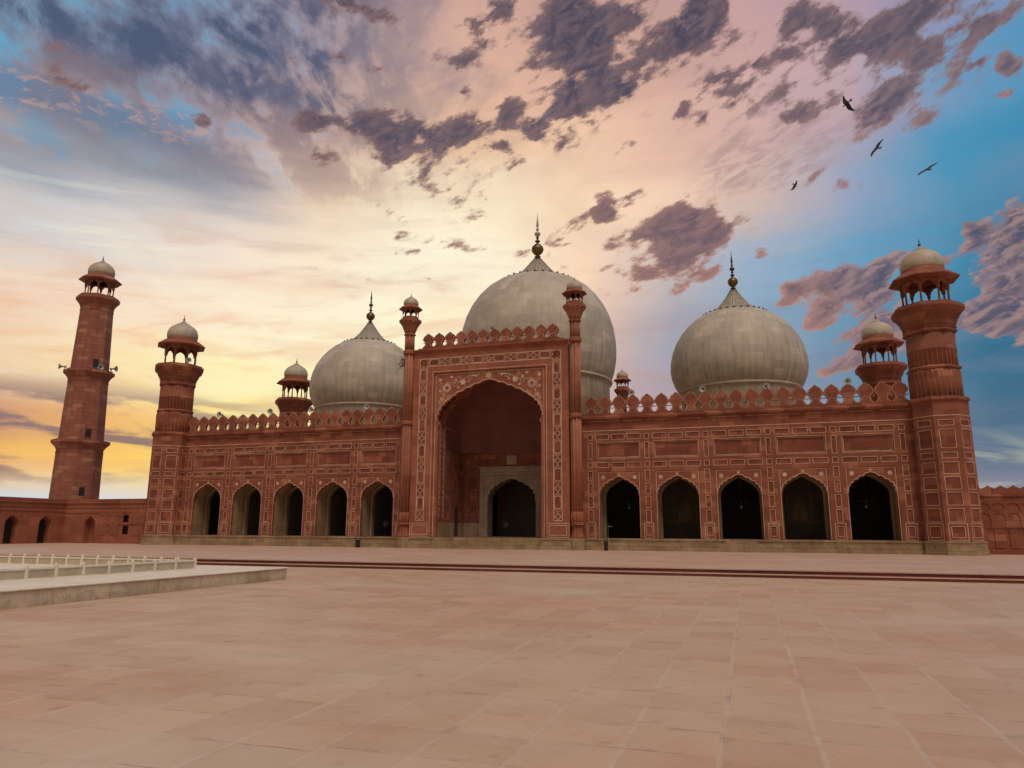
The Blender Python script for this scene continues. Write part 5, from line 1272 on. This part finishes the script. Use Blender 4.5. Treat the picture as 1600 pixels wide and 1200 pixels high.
def build_small(M):
    sp = make_speaker(M)
    spots = [(-54.02, .32, 12.52, 'horn loudspeaker nearest the left tower on the left parapet', 0), (-47.62, .32, 12.55, 'horn loudspeaker on the left parapet standing against open sky beside the far kiosk', .3),
             (-42.52, .32, 12.5, 'horn loudspeaker on the left parapet at the left foot of the left dome', 0), (-36.12, .32, 12.5, 'horn loudspeaker in front of the left dome close to the portal', .2),
             (-9.43, .32, 12.5, 'horn loudspeaker below the small distant kiosk on the right parapet', .4), (-3.08, .32, 12.5, 'horn loudspeaker at the left foot of the right dome', -.1),
             (-.51, .32, 12.1, 'small horn loudspeaker sunk low between battlements under the right dome', .2), (2.08, .32, 12.42, 'horn loudspeaker below the right half of the right dome', .3), (8.48, .32, 12.5, 'horn loudspeaker against blue sky nearest the right tower', .1),
             (-22.3, -.85, 19.2, 'dark horn loudspeaker on top of the portal in front of the central dome', 0)]
    for i, (x, y, z, lab, rz) in enumerate(spots):
        o = sp if i == 0 else copy_tree(sp)
        o.location = (x, y, z); o.rotation_euler = (0, 0, rz); o['label'] = lab
        if i == 6: o.scale = (.7, .7, .7)
    # loudspeakers on arms at the minaret's middle gallery and on the left tower
    h = 19.95
    for (dx, dy, rz, lab) in ((-2.6, -1.6, -.9, 'horn loudspeaker on a bracket at the left of the minaret gallery'), (2.35, 1.3, 1.9, 'upper horn loudspeaker reaching out right from the minaret gallery'), (2.2, -.6, 1.3, 'lower horn loudspeaker reaching out right from the minaret gallery')):
        o = copy_tree(sp); o.location = (-77.6 + dx, 4.0 + dy, h + (-.25 if 'lower' in lab else 0)); o.rotation_euler = (0, 0, rz); o['label'] = lab; o.scale = (1.3, 1.3, 1.3)
    o = copy_tree(sp); o.location = (-57.95, -.9, 18.55); o.rotation_euler = (0, 0, .8); o['label'] = 'horn loudspeaker on the gallery rim of the front left tower'
    # boxes and stand at the foot of the hall
    r = thing('waste_bin', (-35.35, -1.75, HP), 'black bin on the pavement below the last arch before the portal', 'bin')
    mb = MB(); mb.lathe([(.19, 0), (.22, .02), (.25, .7), (.27, .72), (.27, .78), (.2, .86), (.05, .88)], 24, 0, True); mb.build('bin_body', M['black'], r)
    mb = MB(); mb.lathe([(.275, .70), (.285, .72), (.285, .75), (.275, .77)], 24, 0, True); mb.build('rim', M['steel'], r)
    r = thing('waste_bin', (-11.62, -1.6, HP), 'narrow black bin on the pavement right of the portal', 'bin')
    mb = MB(); mb.lathe([(.14, 0), (.17, .03), (.18, .82), (.2, .84), (.2, .90), (.12, .97)], 20, 0, True); mb.build('bin_body', M['black'], r)
    mb = MB(); mb.lathe([(.195, .80), (.21, .82), (.21, .85), (.195, .87)], 20, 0, True); mb.build('rim', M['steel'], r)
    r = thing('sign_stand', (-11.75, .35, 0), 'thin dark metal stand with a short crossbar in the arch right of the portal', 'stand')
    mb = MB(); mb.lathe([(.2, 0), (.2, .03), (.03, .06), (.025, 1.3)], 12, 0, True); mb.build('pole', M['black'], r)
    mb = MB(); mb.tube((-.36, 0, 1.0), (.36, 0, 1.0), .028); mb.lathe([(.05, .96), (.05, 1.04)], 10); mb.build('crossbar', M['steel'], r)
    # pedestal fans
    def fan(loc, hh, lab, sc=1.0):
        r = thing('pedestal_fan', loc, lab, 'fan', 'pedestal fans in the hall'); r.scale = (sc, sc, sc)
        mb = MB(); mb.lathe([(.26, 0), (.26, .03), (.05, .07), (.025, .1), (.02, hh)], 16, 0, True); mb.build('stand', M['black'], r)
        q = MB()
        for rr in (.10, .17, .24, .30):
            K = 24
            for k in range(K):
                a, b = 2 * math.pi * k / K, 2 * math.pi * (k + 1) / K
                q.tube((rr * math.cos(a), -.06, hh + .2 + rr * math.sin(a)), (rr * math.cos(b), -.06, hh + .2 + rr * math.sin(b)), .007, .007, 4)
        for k in range(12):
            a = 2 * math.pi * k / 12; q.tube((.05 * math.cos(a), -.07, hh + .2 + .05 * math.sin(a)), (.3 * math.cos(a), -.05, hh + .2 + .3 * math.sin(a)), .006, .006, 4)
        q.build('guard', M['steel'], r)
        q = MB(); q.lathe([(.07, -.02), (.09, .05), (.06, .18)], 16, 0, True); q.v = [V((p.x, p.z, p.y + hh + .2)) for p in q.v]; q.build('motor', M['black'], r)
        q = MB()
        for k in range(3):
            a = 2 * math.pi * k / 3; c, s_ = math.cos(a), math.sin(a)
            L_ = [(.04, -.03), (.26, -.10), (.27, .08), (.04, .04)]
            f1 = [V((x * c - y * s_, -.03 + y * .25, hh + .2 + x * s_ + y * c)) for x, y in L_]
            q.face(f1); q.face([p + V((0, .006, 0)) for p in f1[::-1]])
        q.build('blades', M['steel'], r)
    fan((XM - .75, 6.5, 0), 1.0, 'pale pedestal fan standing in the marble doorway of the portal'); fan((-34.9, 2.9, 0), .95, 'left one of two dark fans inside the arch left of the portal', 1.1); fan((-34.1, 3.0, 0), 1.05, 'right one of two dark fans inside the arch left of the portal', 1.1)
    # chandeliers
    for i, (c, lab) in enumerate(((XRIGHT[0] - .06, 'dim chandelier hanging in the first arch right of the portal'), (XRIGHT[2] + .04, 'dim chandelier hanging in the third arch right of the portal'), (XRIGHT[4] + .30, 'dim chandelier hanging in the arch nearest the right tower'))):
        r = thing('chandelier', (c, 6.0, 3.0), lab, 'chandelier', 'chandeliers inside the hall')
        mb = MB(); mb.tube((0, 0, .3), (0, 0, 5.2), .018); mb.build('chain', M['steel'], r)
        mb = MB()
        for k in range(8):
            a = 2 * math.pi * k / 8; mb.tube((0, 0, .3), (.62 * math.cos(a), .62 * math.sin(a), .24), .02); mb.lathe([(.02, .24), (.06, .28), (.07, .36), (.03, .4)], 8, 0, True, (.62 * math.cos(a), .62 * math.sin(a)))
        mb.lathe([(.02, -.1), (.09, .0), (.10, .2), (.05, .34), (.02, .5)], 12, 0, True); mb.build('arms', M['steel'], r)
        mb = MB(); mb.lathe([(.02, -.34), (.09, -.30), (.12, -.2), (.09, -.1), (.03, -.06)], 14, 0, True); mb.build('globe', M['white'], r)
    # plant sprouting from the portal turret
    r = thing('wall_plant', (-31.3, PY - .1, 16.6), 'small straggly green plant sprouting from the left portal turret', 'plant')
    mb = MB(); stems = []
    for k in range(9):
        a = rnd.uniform(2.2, 5.4); p = V((0, 0, rnd.uniform(-.2, .3))); d = V((math.cos(a) * .5, -abs(math.sin(a)) * .45, rnd.uniform(-.3, .7)))
        for j in range(3):
            q = p + d * rnd.uniform(.25, .4); mb.tube(p, q, .014, .009, 5); stems.append((p, q)); p = q; d = d + V((rnd.uniform(-.2, .2), rnd.uniform(-.2, .2), rnd.uniform(-.5, .25)))
    mb.build('stems', M['door'], r)
    mb = MB()
    for p, q in stems:
        for k in range(14):
            c = p.lerp(q, rnd.random()) + V((rnd.gauss(0, .07), rnd.gauss(0, .07), rnd.gauss(0, .08)))
            ax = V((rnd.gauss(0, 1), rnd.gauss(0, 1), rnd.gauss(0, 1))).normalized(); bx = ax.orthogonal().normalized(); l = rnd.uniform(.06, .13)
            mb.face([c, c + ax * l * .5 + bx * l * .28, c + ax * l, c + ax * l * .5 - bx * l * .28])
    mb.build('leaves', M['leaf'], r)
    # birds
    def at(az, el, dist):
        a, e = math.radians(az), math.radians(el)
        return (dist * math.sin(a) * math.cos(e), -64 + dist * math.cos(a) * math.cos(e), .75 + dist * math.sin(e))
    R = math.radians
    make_bird(M, 'kite_bird', at(9.25, 29.75, 62), 1.5, 0.0, (R(-58), R(64)), .55, 'dark bird gliding across the grey cloud, highest of the four')
    make_bird(M, 'kite_bird', at(10.99, 26.42, 62), 1.6, 0.0, (R(38), R(-54)), .10, 'dark bird banking steeply just below the grey cloud')
    make_bird(M, 'kite_bird', at(14.1, 24.33, 62), 1.6, 0.0, (R(34), R(-30)), .10, 'dark bird gliding on the blue sky, furthest right of the four')
    make_bird(M, 'kite_bird', at(5.04, 24.99, 78), 1.2, 0.0, (R(-50), R(-58)), .2, 'smallest bird, flying lowest and furthest left of the four')

def main():
    build_world(); build_camera()
    M = build_materials()
    build_ground(M)
    build_hall(M)
    t = make_tower(M)
    spots = ((14.83, 0, 'octagonal sandstone tower at the front right corner, nearest and largest'), (-59.92, 0, 'octagonal sandstone tower at the front left corner of the hall'),
             (14.83, 22, 'domed tower top rising behind the right parapet beside the front right tower'), (-59.92, 22, 'domed tower top half hidden by the left dome'))
    for i, (x, y, lab) in enumerate(spots):
        o = t if i == 0 else copy_tree(t)
        o.location = (x, y, HP); o['label'] = lab
    make_minaret(M)
    build_walls(M)
    Z = LC + .5
    make_fence((-21.2, -39.55, Z), (-21.95, -52.4, Z), 13, M, 'low marble railing with beige slabs running towards the viewer on the platform')
    make_fence((-21.2, -39.55, Z), (-38.2, -39.2, Z), 20, M, 'low marble railing along the far side of the platform, parallel to the hall', False)
    build_small(M)

main()
